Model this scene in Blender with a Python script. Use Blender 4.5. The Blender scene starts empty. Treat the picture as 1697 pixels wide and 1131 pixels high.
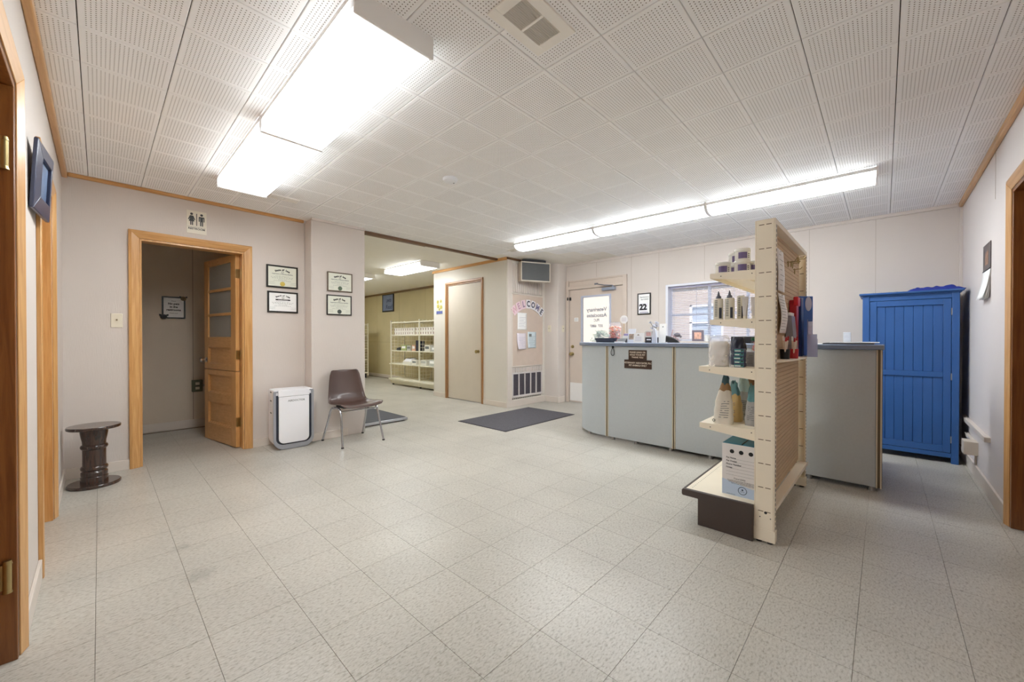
import bpy, math, random
from mathutils import Matrix, Vector, noise
random.seed(7)
PI = math.pi
SC = bpy.context.scene
COL = SC.collection

# ------------------------------------------------------------------ camera, world, exposure
cam = bpy.data.cameras.new('camera')
cam.sensor_width = 36.0
cam.lens = 649.0 / 1697.0 * 36.0
cam.clip_start = 0.01
cam_o = bpy.data.objects.new('camera', cam)
COL.objects.link(cam_o)
cam_o.location = (0, 0, 1.0933)
cam_o.rotation_euler = (math.radians(90 - 0.353), 0, math.radians(43.506 - 90))
SC.camera = cam_o

world = bpy.data.worlds.new('sky')
SC.world = world
world.use_nodes = True
wn = world.node_tree
wn.nodes.clear()
sky = wn.nodes.new('ShaderNodeTexSky')
sky.sky_type = 'NISHITA'
sky.sun_elevation = math.radians(48)
sky.sun_rotation = math.radians(250)      # the sun stands behind the building, so none comes straight in
sky.sun_intensity = 0.18
wbg = wn.nodes.new('ShaderNodeBackground')
wbg.inputs['Strength'].default_value = 0.28
wo = wn.nodes.new('ShaderNodeOutputWorld')
wn.links.new(sky.outputs[0], wbg.inputs[0])
wn.links.new(wbg.outputs[0], wo.inputs[0])

LAMP = 18.0            # radiance of the fluorescent diffusers
SC.view_settings.view_transform = 'Standard'
SC.view_settings.look = 'None'
SC.view_settings.gamma = 1.0
SC.view_settings.use_curve_mapping = False
SC.view_settings.exposure = 0.0
try:
    SC.cycles.use_denoising = True
    SC.cycles.max_bounces = 16
    SC.cycles.diffuse_bounces = 14
    SC.cycles.glossy_bounces = 4
    SC.cycles.transparent_max_bounces = 16
    SC.cycles.sample_clamp_indirect = 6.0
    SC.cycles.caustics_reflective = True
    SC.cycles.caustics_refractive = False
except Exception:
    pass

# ------------------------------------------------------------------ materials
def lin(c):
    out = []
    for v in c[:3]:
        v = v / 255.0
        out.append(v / 12.92 if v <= 0.04045 else ((v + 0.055) / 1.055) ** 2.4)
    return (*out, 1.0)

MATS = {}
def mat(name, col, rough=0.5, metal=0.0, var=0.0, vscale=8.0, stretch=(1, 1, 1), bump=0.0, bscale=60.0,
        bstretch=(1, 1, 1), coat=0.0, trans=0.0, alpha=1.0, emit=None, spec=0.5):
    if name in MATS:
        return MATS[name]
    m = bpy.data.materials.new(name)
    m.use_nodes = True
    nt = m.node_tree
    b = nt.nodes['Principled BSDF']
    c = lin(col)
    b.inputs['Base Color'].default_value = c
    b.inputs['Roughness'].default_value = rough
    b.inputs['Metallic'].default_value = metal
    b.inputs['Specular IOR Level'].default_value = spec
    b.inputs['Coat Weight'].default_value = coat
    b.inputs['Transmission Weight'].default_value = trans
    b.inputs['Alpha'].default_value = alpha
    tc = None
    if var > 0 or bump > 0:
        tc = nt.nodes.new('ShaderNodeNewGeometry')
    if var > 0:
        mp = nt.nodes.new('ShaderNodeMapping'); mp.inputs['Scale'].default_value = stretch
        nt.links.new(tc.outputs['Position'], mp.inputs[0])
        n = nt.nodes.new('ShaderNodeTexNoise'); n.inputs['Scale'].default_value = vscale
        n.inputs['Detail'].default_value = 5
        nt.links.new(mp.outputs[0], n.inputs[0])
        r = nt.nodes.new('ShaderNodeMapRange')
        r.inputs[1].default_value = 0.3; r.inputs[2].default_value = 0.7
        r.inputs[3].default_value = 1 - var; r.inputs[4].default_value = 1 + var
        nt.links.new(n.outputs[0], r.inputs[0])
        mx = nt.nodes.new('ShaderNodeVectorMath'); mx.operation = 'SCALE'
        mx.inputs[0].default_value = c[:3]
        nt.links.new(r.outputs[0], mx.inputs['Scale'])
        nt.links.new(mx.outputs[0], b.inputs['Base Color'])
    if bump > 0:
        mp = nt.nodes.new('ShaderNodeMapping'); mp.inputs['Scale'].default_value = bstretch
        nt.links.new(tc.outputs['Position'], mp.inputs[0])
        n = nt.nodes.new('ShaderNodeTexNoise'); n.inputs['Scale'].default_value = bscale
        n.inputs['Detail'].default_value = 3
        nt.links.new(mp.outputs[0], n.inputs[0])
        bp = nt.nodes.new('ShaderNodeBump'); bp.inputs['Strength'].default_value = bump
        bp.inputs['Distance'].default_value = 0.004
        nt.links.new(n.outputs[0], bp.inputs['Height'])
        nt.links.new(bp.outputs[0], b.inputs['Normal'])
    if emit:
        b.inputs['Emission Color'].default_value = lin(emit[0])
        b.inputs['Emission Strength'].default_value = emit[1]
    MATS[name] = m
    return m

def wood(name, c1, c2, rough=0.35, axis='z', scale=1.0, coat=0.25):
    if name in MATS:
        return MATS[name]
    m = bpy.data.materials.new(name); m.use_nodes = True
    nt = m.node_tree; b = nt.nodes['Principled BSDF']
    g = nt.nodes.new('ShaderNodeNewGeometry')
    oi = nt.nodes.new('ShaderNodeObjectInfo')
    ad = nt.nodes.new('ShaderNodeVectorMath'); ad.operation = 'ADD'
    nt.links.new(g.outputs['Position'], ad.inputs[0])
    nt.links.new(oi.outputs['Random'], ad.inputs[1])
    mp = nt.nodes.new('ShaderNodeMapping')
    s = {'x': (1.3, 26, 26), 'y': (26, 1.3, 26), 'z': (26, 26, 1.3)}[axis]
    mp.inputs['Scale'].default_value = [v * scale for v in s]
    nt.links.new(ad.outputs[0], mp.inputs[0])
    n = nt.nodes.new('ShaderNodeTexNoise'); n.inputs['Scale'].default_value = 2.2
    n.inputs['Detail'].default_value = 7; n.inputs['Roughness'].default_value = 0.62
    n.inputs['Distortion'].default_value = 0.7
    nt.links.new(mp.outputs[0], n.inputs[0])
    r = nt.nodes.new('ShaderNodeValToRGB')
    r.color_ramp.elements[0].position = 0.36; r.color_ramp.elements[0].color = lin(c2)
    r.color_ramp.elements[1].position = 0.62; r.color_ramp.elements[1].color = lin(c1)
    nt.links.new(n.outputs[0], r.inputs[0])
    nt.links.new(r.outputs[0], b.inputs['Base Color'])
    b.inputs['Roughness'].default_value = rough
    b.inputs['Coat Weight'].default_value = coat
    b.inputs['Coat Roughness'].default_value = 0.2
    MATS[name] = m
    return m

def floor_material():
    m = bpy.data.materials.new('vinyl_tile'); m.use_nodes = True
    nt = m.node_tree; b = nt.nodes['Principled BSDF']; L = nt.links.new
    g = nt.nodes.new('ShaderNodeNewGeometry'); oi = nt.nodes.new('ShaderNodeObjectInfo')
    mp = nt.nodes.new('ShaderNodeMapping'); mp.inputs['Scale'].default_value = (62, 140, 40)
    mp.inputs['Rotation'].default_value = (0, 0, 0.5)
    L(g.outputs['Position'], mp.inputs[0])
    n = nt.nodes.new('ShaderNodeTexNoise'); n.inputs['Scale'].default_value = 1.0
    n.inputs['Detail'].default_value = 3; n.inputs['Roughness'].default_value = 0.55
    n.inputs['Distortion'].default_value = 0.4
    L(mp.outputs[0], n.inputs[0])
    r = nt.nodes.new('ShaderNodeValToRGB')
    e = r.color_ramp.elements
    e[0].position = 0.30; e[0].color = lin((154, 148, 137))
    e[1].position = 0.47; e[1].color = lin((185, 181, 172))
    x = e.new(0.72); x.color = lin((198, 195, 187))
    L(n.outputs[0], r.inputs[0])
    # small dark flecks
    mp2 = nt.nodes.new('ShaderNodeMapping'); mp2.inputs['Scale'].default_value = (110, 190, 90)
    mp2.inputs['Rotation'].default_value = (0, 0, -0.35)
    L(g.outputs['Position'], mp2.inputs[0])
    n2 = nt.nodes.new('ShaderNodeTexNoise'); n2.inputs['Scale'].default_value = 1.3; n2.inputs['Detail'].default_value = 2
    L(mp2.outputs[0], n2.inputs[0])
    r2 = nt.nodes.new('ShaderNodeMapRange'); r2.inputs[1].default_value = 0.27; r2.inputs[2].default_value = 0.37
    r2.inputs[3].default_value = 0.74; r2.inputs[4].default_value = 1.0
    L(n2.outputs[0], r2.inputs[0])
    # worn, dirty patches
    n3 = nt.nodes.new('ShaderNodeTexNoise'); n3.inputs['Scale'].default_value = 1.6; n3.inputs['Detail'].default_value = 6
    L(g.outputs['Position'], n3.inputs[0])
    r3 = nt.nodes.new('ShaderNodeMapRange'); r3.inputs[1].default_value = 0.3; r3.inputs[2].default_value = 0.6
    r3.inputs[3].default_value = 0.88; r3.inputs[4].default_value = 1.02
    L(n3.outputs[0], r3.inputs[0])
    ra = nt.nodes.new('ShaderNodeMapRange'); ra.inputs[3].default_value = 0.985; ra.inputs[4].default_value = 1.012
    L(oi.outputs['Random'], ra.inputs[0])
    stain = r3.outputs[0]
    for (sx_, sy_, rad) in ((0.289, 2.66, 0.055), (0.36, 2.60, 0.03), (0.315, 2.285, 0.07), (0.70, 3.17, 0.03)):
        ds_ = nt.nodes.new('ShaderNodeVectorMath'); ds_.operation = 'DISTANCE'; ds_.inputs[1].default_value = (sx_, sy_, 0)
        L(g.outputs['Position'], ds_.inputs[0])
        wob = nt.nodes.new('ShaderNodeMath'); wob.operation = 'MULTIPLY_ADD'; wob.inputs[1].default_value = 0.09
        nz = nt.nodes.new('ShaderNodeTexNoise'); nz.inputs['Scale'].default_value = 34; nz.inputs['Detail'].default_value = 5
        L(g.outputs['Position'], nz.inputs[0]); L(nz.outputs[0], wob.inputs[0]); L(ds_.outputs['Value'], wob.inputs[2])
        rs = nt.nodes.new('ShaderNodeMapRange'); rs.inputs[1].default_value = rad; rs.inputs[2].default_value = rad + 0.05
        rs.inputs[3].default_value = 0.80; rs.inputs[4].default_value = 1.0; L(wob.outputs[0], rs.inputs[0])
        ms_ = nt.nodes.new('ShaderNodeMath'); ms_.operation = 'MULTIPLY'; L(stain, ms_.inputs[0]); L(rs.outputs[0], ms_.inputs[1])
        stain = ms_.outputs[0]
    m1 = nt.nodes.new('ShaderNodeMath'); m1.operation = 'MULTIPLY'; L(r2.outputs[0], m1.inputs[0]); L(stain, m1.inputs[1])
    m2 = nt.nodes.new('ShaderNodeMath'); m2.operation = 'MULTIPLY'; L(m1.outputs[0], m2.inputs[0]); L(ra.outputs[0], m2.inputs[1])
    v = nt.nodes.new('ShaderNodeVectorMath'); v.operation = 'SCALE'
    L(r.outputs[0], v.inputs[0]); L(m2.outputs[0], v.inputs['Scale'])
    L(v.outputs[0], b.inputs['Base Color'])
    rr = nt.nodes.new('ShaderNodeMapRange'); rr.inputs[3].default_value = 0.42; rr.inputs[4].default_value = 0.28
    L(n3.outputs[0], rr.inputs[0]); L(rr.outputs[0], b.inputs['Roughness'])
    b.inputs['Specular IOR Level'].default_value = 0.5
    MATS['vinyl_tile'] = m
    return m

def ceiling_material():
    m = bpy.data.materials.new('perforated_tile'); m.use_nodes = True
    nt = m.node_tree; b = nt.nodes['Principled BSDF']; L = nt.links.new
    tc = nt.nodes.new('ShaderNodeTexCoord')
    sep = nt.nodes.new('ShaderNodeSeparateXYZ'); L(tc.outputs['Object'], sep.inputs[0])
    def M2(op, a, bb=None, val=None):
        n = nt.nodes.new('ShaderNodeMath'); n.operation = op
        L(a, n.inputs[0])
        if bb is not None: L(bb, n.inputs[1])
        if val is not None: n.inputs[1].default_value = val
        return n.outputs[0]
    P_ = 0.0142
    ds = []; ms = []
    for ax in ('X', 'Y'):
        a = sep.outputs[ax]
        f = M2('FRACT', M2('ADD', M2('DIVIDE', a, val=P_), val=100.5))
        d = M2('MULTIPLY', M2('SUBTRACT', f, val=0.5), val=P_)
        ds.append(M2('MULTIPLY', d, d))
        ms.append(M2('LESS_THAN', M2('ABSOLUTE', a), val=P_ * 9.5))
    r2 = M2('ADD', ds[0], ds[1])
    hole = M2('MULTIPLY', M2('LESS_THAN', r2, val=0.0025 ** 2), M2('MULTIPLY', ms[0], ms[1]))
    oi = nt.nodes.new('ShaderNodeObjectInfo')
    mr = nt.nodes.new('ShaderNodeMapRange'); mr.inputs[3].default_value = 0.985; mr.inputs[4].default_value = 1.015
    L(oi.outputs['Random'], mr.inputs[0])
    sc = nt.nodes.new('ShaderNodeVectorMath'); sc.operation = 'SCALE'
    sc.inputs[0].default_value = lin((250, 250, 250))[:3]; L(mr.outputs[0], sc.inputs['Scale'])
    mx = nt.nodes.new('ShaderNodeMix'); mx.data_type = 'RGBA'
    L(hole, mx.inputs[0]); L(sc.outputs[0], mx.inputs[6]); mx.inputs[7].default_value = lin((120, 113, 105))
    L(mx.outputs[2], b.inputs['Base Color'])
    b.inputs['Roughness'].default_value = 0.85
    MATS['perforated_tile'] = m
    return m

# ------------------------------------------------------------------ mesh builder
class MB:
    def __init__(s, M=None):
        s.v = []; s.f = []; s.M = M or Matrix.Identity(4)
    def add(s, vs, fs):
        o = len(s.v); s.v += [s.M @ Vector(p) for p in vs]
        s.f += [tuple(i + o for i in f) for f in fs]
        return s
    def box(s, x0, x1, y0, y1, z0, z1):
        x0, x1 = sorted((x0, x1)); y0, y1 = sorted((y0, y1)); z0, z1 = sorted((z0, z1))
        return s.add([(x0, y0, z0), (x1, y0, z0), (x1, y1, z0), (x0, y1, z0), (x0, y0, z1), (x1, y0, z1), (x1, y1, z1), (x0, y1, z1)],
                     [(3, 2, 1, 0), (4, 5, 6, 7), (0, 1, 5, 4), (1, 2, 6, 5), (2, 3, 7, 6), (3, 0, 4, 7)])
    def prism(s, pts, a0, a1, axis='z'):
        n = len(pts)
        area = sum(pts[i][0] * pts[(i + 1) % n][1] - pts[(i + 1) % n][0] * pts[i][1] for i in range(n))
        if area < 0: pts = pts[::-1]
        def P(p, a):
            return {'z': (p[0], p[1], a), 'x': (a, p[0], p[1]), 'y': (p[0], a, p[1])}[axis]
        vs = [P(p, a0) for p in pts] + [P(p, a1) for p in pts]
        fs = [tuple(range(n - 1, -1, -1)), tuple(range(n, 2 * n))]
        fs += [(i, (i + 1) % n, n + (i + 1) % n, n + i) for i in range(n)]
        if (axis == 'y') != (a1 < a0): fs = [f[::-1] for f in fs]
        return s.add(vs, fs)
    def cyl(s, p0, p1, r0, r1=None, n=16):
        r1 = r0 if r1 is None else r1
        p0 = Vector(p0); p1 = Vector(p1); d = (p1 - p0).normalized()
        a = d.orthogonal().normalized(); b = d.cross(a)
        vs = []
        for p, r in ((p0, r0), (p1, r1)):
            vs += [p + (a * math.cos(2 * PI * i / n) + b * math.sin(2 * PI * i / n)) * r for i in range(n)]
        fs = [(i, (i + 1) % n, n + (i + 1) % n, n + i) for i in range(n)]
        fs += [tuple(range(n - 1, -1, -1)), tuple(range(n, 2 * n))]
        return s.add(vs, fs)
    def lathe(s, prof, n=24, c=(0, 0, 0), sx=1.0, sy=1.0, p=2.0, ring=False):
        vs = []
        for r, z in prof:
            for i in range(n):
                t = 2 * PI * i / n
                ct, st = math.cos(t), math.sin(t)
                if p != 2.0:
                    k = (abs(ct) ** p + abs(st) ** p) ** (-1.0 / p); ct *= k; st *= k
                vs.append((c[0] + r * sx * ct, c[1] + r * sy * st, c[2] + z))
        m = len(prof)
        if ring: return s.add(vs, [(j * n + i, j * n + (i + 1) % n, (j + 1) % m * n + (i + 1) % n, (j + 1) % m * n + i) for j in range(m) for i in range(n)])
        fs = [(j * n + i, j * n + (i + 1) % n, (j + 1) * n + (i + 1) % n, (j + 1) * n + i) for j in range(m - 1) for i in range(n)]
        fs += [tuple(range(n - 1, -1, -1)), tuple((m - 1) * n + i for i in range(n))]
        return s.add(vs, fs)
    def tube(s, pts, r, n=8, closed=False):
        pts = [Vector(p) for p in pts]; m = len(pts)
        T = []
        for i in range(m):
            a = pts[i - 1] if (i > 0 or closed) else pts[i]
            b = pts[(i + 1) % m] if (i < m - 1 or closed) else pts[i]
            T.append((b - a).normalized())
        u = T[0].orthogonal().normalized(); vs = []
        for i in range(m):
            u = (u - T[i] * u.dot(T[i])).normalized(); w = T[i].cross(u)
            rr = r[i] if isinstance(r, (list, tuple)) else r
            vs += [pts[i] + (u * math.cos(2 * PI * k / n) + w * math.sin(2 * PI * k / n)) * rr for k in range(n)]
        fs = []
        for i in range(m if closed else m - 1):
            j = (i + 1) % m
            fs += [(i * n + k, i * n + (k + 1) % n, j * n + (k + 1) % n, j * n + k) for k in range(n)]
        if not closed: fs += [tuple(range(n - 1, -1, -1)), tuple((m - 1) * n + k for k in range(n))]
        return s.add(vs, fs)
    def grid(s, fn, nu, nv):
        vs = [fn(i / nu, j / nv) for j in range(nv + 1) for i in range(nu + 1)]
        w = nu + 1
        fs = [(j * w + i, j * w + i + 1, (j + 1) * w + i + 1, (j + 1) * w + i) for j in range(nv) for i in range(nu)]
        return s.add(vs, fs)
    def text(s, body, size, x=0, y=0, z=0, depth=0.0006, bold=0.0, align='CENTER', rot=0.0, shear=0.0, wscale=1.0):
        cu = bpy.data.curves.new('t', 'FONT'); cu.body = body; cu.size = size
        cu.align_x = align; cu.align_y = 'CENTER'; cu.extrude = depth / 2; cu.offset = bold; cu.shear = shear
        cu.resolution_u = 2
        o = bpy.data.objects.new('t', cu); COL.objects.link(o)
        me = bpy.data.meshes.new_from_object(o.evaluated_get(bpy.context.evaluated_depsgraph_get()))
        R = Matrix.Translation((x, y, z + depth / 2)) @ Matrix.Rotation(rot, 4, 'Z') @ Matrix.Diagonal((wscale, 1, 1, 1))
        s.add([R @ v.co for v in me.vertices], [tuple(p.vertices) for p in me.polygons])
        bpy.data.objects.remove(o); bpy.data.curves.remove(cu); bpy.data.meshes.remove(me)
        return s
    def arc_text(s, body, size, cx, cy, R, span, z=0, bold=0.0):
        n = len(body)
        for i, ch in enumerate(body):
            if ch == ' ': continue
            a = (i / (n - 1) - 0.5) * span
            s.text(ch, size, cx + R * math.sin(a), cy + R * math.cos(a) - R, z, bold=bold, rot=-a)
        return s
    def build(s, name, m, parent=None, bev=0.0, seg=2, angle=35, solid=0.0, sub=0):
        me = bpy.data.meshes.new(name)
        me.from_pydata([tuple(v) for v in s.v], [], s.f)
        me.materials.append(m)
        me.polygons.foreach_set('use_smooth', [True] * len(me.polygons))
        me.set_sharp_from_angle(angle=math.radians(angle))
        me.update()
        o = bpy.data.objects.new(name, me); COL.objects.link(o)
        if parent is not None: o.parent = parent
        if solid:
            md = o.modifiers.new('s', 'SOLIDIFY'); md.thickness = solid; md.offset = 0
        if sub:
            md = o.modifiers.new('u', 'SUBSURF'); md.levels = sub; md.render_levels = sub
        if bev:
            md = o.modifiers.new('b', 'BEVEL'); md.width = bev; md.segments = seg
            md.limit_method = 'ANGLE'; md.angle_limit = math.radians(40)
        return o

MAT_OF = {}
def frame(o, u, v, n):
    M = Matrix.Identity(4)
    for i, a in enumerate((u, v, n)):
        for r in range(3): M[r][i] = a[r]
    for r in range(3): M[r][3] = o[r]
    return M
def at(loc, rz=0.0):
    return Matrix.Translation(loc) @ Matrix.Rotation(rz, 4, 'Z')
# frames on walls: local x to the right as seen, y up, z out of the wall
def on_rear(x, z, y=4.58): return frame((x, y, z), (1, 0, 0), (0, 0, 1), (0, -1, 0))
def on_front(y, z, x=5.6): return frame((x, y, z), (0, -1, 0), (0, 0, 1), (-1, 0, 0))
def on_left(y, z, x=-0.195): return frame((x, y, z), (0, 1, 0), (0, 0, 1), (1, 0, 0))
def on_right(x, z, y=-0.535): return frame((x, y, z), (-1, 0, 0), (0, 0, 1), (0, 1, 0))

def T(name, label, cat, M, group=None, kind=None):
    o = bpy.data.objects.new(name, None); COL.objects.link(o)
    o.empty_display_size = 0.05
    o.matrix_world = M
    o['label'] = label; o['category'] = cat
    if group: o['group'] = group
    if kind: o['kind'] = kind
    MAT_OF[o.name] = M
    return o
def W(t):                              # a builder that takes world coordinates for the parts of t
    return MB(MAT_OF[t.name].inverted())
def tag(o, label, cat, group=None, kind=None):
    o['label'] = label; o['category'] = cat
    if group: o['group'] = group
    if kind: o['kind'] = kind
    return o
def one(name, label, cat, mb, m, M, group=None, **k):   # a thing that is one mesh; mb in local coordinates
    o = mb.build(name, m, None, **k)
    o.matrix_world = M
    MAT_OF[o.name] = M
    return tag(o, label, cat, group)
def struct(name, mb, m, label, cat, **k):
    o = mb.build(name, m, None, **k)
    return tag(o, label, cat, None, 'structure')
def dup(o, M, label=None):
    def cp(src, par):
        c = src.copy(); COL.objects.link(c)
        if par is not None: c.parent = par
        for ch in list(src.children): cp(ch, c)
        return c
    r = cp(o, None); r.matrix_world = M; MAT_OF[r.name] = M
    if label: r['label'] = label
    return r

def holed(mb, axis, a0, a1, u0, u1, z0, z1, holes):
    """wall slab between a0 and a1 on AXIS, spanning u and z, minus rectangular holes"""
    us = sorted({u0, u1, *[h[0] for h in holes], *[h[1] for h in holes]})
    for i in range(len(us) - 1):
        ua, ub = us[i], us[i + 1]; um = (ua + ub) / 2
        zs = [(z0, z1)]
        for h in holes:
            if h[0] < um < h[1]:
                nz = []
                for a, b in zs:
                    if h[2] > a: nz.append((a, min(b, h[2])))
                    if h[3] < b: nz.append((max(a, h[3]), b))
                zs = nz
        for a, b in zs:
            if axis == 'x': mb.box(a0, a1, ua, ub, a, b)
            else: mb.box(ua, ub, a0, a1, a, b)
    return mb

# palette
M_WALL = mat('wall_vinyl', (211, 202, 195), 0.6, var=0.02, vscale=2.0, bump=0.2, bscale=190, bstretch=(1, 1, 0.1))
M_PLAIN = mat('closet_paint', (220, 215, 206), 0.55, var=0.015, vscale=2.0)
M_OLIVE = mat('olive_wallpaper', (198, 185, 146), 0.7, var=0.04, vscale=3.0, bump=0.3, bscale=120)
M_BATH = mat('restroom_wall', (214, 200, 182), 0.65, var=0.03, vscale=2.0, bump=0.25, bscale=90, bstretch=(1, 1, 0.12))
M_CEIL2 = mat('smooth_ceiling', (240, 237, 229), 0.8, var=0.01)
M_BASE = mat('baseboard_paint', (216, 206, 196), 0.45, var=0.02, vscale=5)
M_SEAM = mat('panel_seam', (176, 162, 150), 0.7)
M_GRIME = mat('grout_dark', (142, 132, 118), 0.9)
M_FLOOR = floor_material()
M_CTILE = ceiling_material()
M_OAK = wood('honey_oak', (214, 166, 106), (194, 142, 82), axis='z')
M_OAKX = wood('honey_oak_along_x', (212, 164, 106), (186, 134, 76), axis='x')
M_OAKY = wood('honey_oak_along_y', (212, 164, 106), (198, 148, 90), axis='y')
M_DKWOOD = wood('stained_jamb', (148, 96, 48), (122, 74, 34), axis='z')
M_WALNUT = wood('dark_stool_wood', (66, 46, 38), (44, 30, 25), rough=0.25, axis='z', coat=0.6)
M_BROWNTRIM = wood('brown_trim', (120, 84, 52), (88, 60, 38), axis='x', rough=0.6)
M_BRASS = mat('aged_brass', (176, 158, 112), 0.3, metal=1.0)
M_CHROME = mat('chrome', (200, 200, 205), 0.16, metal=1.0)
M_STEEL = mat('brushed_steel', (170, 172, 176), 0.35, metal=1.0)
M_BLACK = mat('black_plastic', (24, 24, 27), 0.45)
M_DARKGREY = mat('dark_grey', (58, 58, 62), 0.6)
M_WHITE = mat('white_plastic', (232, 234, 238), 0.35)
M_IVORY = mat('ivory_plastic', (226, 218, 198), 0.4)
M_PAPER = mat('white_paper', (246, 246, 245), 0.7)
M_CREAM = mat('cream_paper', (226, 228, 214), 0.7)
M_INK = mat('black_ink', (32, 32, 36), 0.8)
M_GREYINK = mat('grey_ink', (120, 124, 124), 0.8)
M_SHELF = mat('shelf_enamel', (242, 233, 214), 0.42, var=0.02, vscale=6)
M_WIRE = mat('white_wire', (232, 228, 210), 0.4)
M_GLASS = mat('clear_glass', (255, 255, 255), 0.02, trans=1.0, spec=0.5)
M_ACRYL = mat('clear_acrylic', (222, 226, 240), 0.05, alpha=0.14)

# ------------------------------------------------------------------ the setting: floor
ZC = 2.375
PW = 0.2865
camM = (at((0, 0, 1.0933), math.radians(43.506 - 90)) @ Matrix.Rotation(math.radians(90 - 0.353), 4, 'X')).inverted()
def screen_size(x, y, z):
    """how large a unit patch of floor or ceiling shows; 0 when out of view"""
    p = camM @ Vector((x, y, z)); d = -p.z
    if d < 0.15: return 0
    u = p.x / d * 649; v = p.y / d * 649
    if abs(u) > 1020 or abs(v) > 760: return 0
    return abs(z - 1.0933) / d ** 3
fb = MB()
fb.box(-0.32, 5.76, -0.66, 12.2, -0.12, -0.004)
floor = struct('floor', fb, M_GRIME, 'speckled beige vinyl tile floor with hairline joints', 'floor')
cells = []
room = lambda x, y: (-0.31 < x < 5.62 and -0.65 < y < 4.6) or (-0.31 < x < 2.02 and 4.58 <= y < 6.2) or (2.1 < x < 5.56 and 4.5 <= y < 12.1)
for i in range(-2, 22):
    for j in range(-3, 44):
        x = -0.015 + PW * (i + 0.5); y = 0.07 + PW * (j + 0.5)
        if room(x, y): cells.append((screen_size(x, y, 0), x, y))
cells.sort(key=lambda c: -c[0])
g = 0.0004; h = PW / 2 - g; ch = 0.0004
tb = MB().add([(-h, -h, -0.004), (h, -h, -0.004), (h, h, -0.004), (-h, h, -0.004), (-h + ch, -h + ch, 0), (h - ch, -h + ch, 0), (h - ch, h - ch, 0), (-h + ch, h - ch, 0)],
              [(0, 1, 5, 4), (1, 2, 6, 5), (2, 3, 7, 6), (3, 0, 4, 7), (4, 5, 6, 7)])
proto = None; rest = MB()
for k, (s_, x, y) in enumerate(cells):
    if k < 300 and s_ > 0:
        if proto is None: proto = o = tb.build('tile', M_FLOOR, floor)
        else:
            o = proto.copy(); COL.objects.link(o)
        o.location = (x, y, 0)
    else:
        rest.M = Matrix.Translation((x, y, 0))
        rest.add(tb.v, tb.f)
rest.build('tiles_beyond', M_FLOOR, floor)['kind'] = 'stuff'

# ceiling: perforated tiles in the main room, smooth board over the rest
cb = MB(); cb.box(-0.32, 5.76, -0.66, 12.2, ZC + 0.012, ZC + 0.12)
ceiling = struct('ceiling', cb, mat('ceiling_shadow_gap', (58, 52, 46), 0.9), 'white ceiling of square perforated acoustic tiles', 'ceiling')
bb = MB()
bb.box(-0.31, 2.02, 4.68, 6.2, ZC, ZC + 0.012); bb.box(2.1, 5.56, 4.52, 12.1, ZC, ZC + 0.012)
bb.build('smooth_board', M_CEIL2, ceiling)
PC = 0.3045
X0, X1, Y0, Y1 = -0.195, 5.6, -0.535, 4.585
cells = []
for i in range(-1, 20):
    for j in range(-5, 14):
        xa = -0.056 + PC * i; ya = 0.872 + PC * j
        x0, x1 = max(xa, X0), min(xa + PC, X1); y0, y1 = max(ya, Y0), min(ya + PC, Y1)
        if x1 - x0 < 0.02 or y1 - y0 < 0.02: continue
        full = (x1 - x0 > PC - 1e-4) and (y1 - y0 > PC - 1e-4)
        cells.append((screen_size((x0 + x1) / 2, (y0 + y1) / 2, ZC), xa + PC / 2, ya + PC / 2, x0, x1, y0, y1, full))
cells.sort(key=lambda c: -c[0])
def ctile(x0, x1, y0, y1):
    g = 0.0018; c = 0.002
    x0 += g; x1 -= g; y0 += g; y1 -= g
    return MB().add([(x0, y0, .011), (x1, y0, .011), (x1, y1, .011), (x0, y1, .011), (x0, y0, c), (x1, y0, c), (x1, y1, c), (x0, y1, c),
                     (x0 + c, y0 + c, 0), (x1 - c, y0 + c, 0), (x1 - c, y1 - c, 0), (x0 + c, y1 - c, 0)],
                    [(4, 5, 1, 0), (5, 6, 2, 1), (6, 7, 3, 2), (7, 4, 0, 3), (8, 9, 5, 4), (9, 10, 6, 5), (10, 11, 7, 6), (11, 8, 4, 7), (11, 10, 9, 8)])
proto = None; rest = MB()
for k, (s_, xc, yc, x0, x1, y0, y1, full) in enumerate(cells):
    t = ctile(x0 - xc, x1 - xc, y0 - yc, y1 - yc)
    if k < 300 and s_ > 0:
        if full and proto is not None:
            o = proto.copy(); COL.objects.link(o)
        else:
            o = t.build('tile', M_CTILE, ceiling, angle=20)
            if full: proto = o
        o.location = (xc, yc, ZC)
    else:
        rest.M = Matrix.Translation((xc, yc, ZC)); rest.add(t.v, t.f)
rest.build('tiles_beyond', M_CEIL2, ceiling, angle=20)['kind'] = 'stuff'

# ------------------------------------------------------------------ the setting: walls
wl = holed(MB(), 'x', -0.315, -0.195, -0.655, 4.70, 0, ZC + 0.01, [(1.36, 2.155, -1, 1.965), (2.83, 3.63, -1, 1.945)])
wall_left = struct('wall_left', wl, M_WALL, 'beige ribbed wall with two wood-cased doorways', 'wall')
wr = holed(MB(), 'y', 4.58, 4.70, -0.195, 2.135, 0, ZC + 0.01, [(0.235, 0.985, -1, 1.943)])
wall_rear = struct('wall_rear', wr, M_WALL, 'beige wall with the open restroom doorway', 'wall')
MB().box(1.56, 2.135, 4.40, 4.58, 0, ZC).build('pier', M_WALL, wall_rear)
MB().box(1.545, 1.562, 4.396, 4.58, 0.08, ZC - 0.03).build('corner_batten', M_WALL, wall_rear, bev=0.004)
MB().box(1.528, 1.540, 4.572, 4.581, 0.08, ZC - 0.03).build('corner_batten', M_WALL, wall_rear, bev=0.003)
wf = holed(MB(), 'x', 5.6, 5.75, -0.655, 4.3, 0, ZC + 0.01, [(0.80, 2.275, 1.045, 1.862), (2.925, 3.95, -1, 1.93)])
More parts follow.
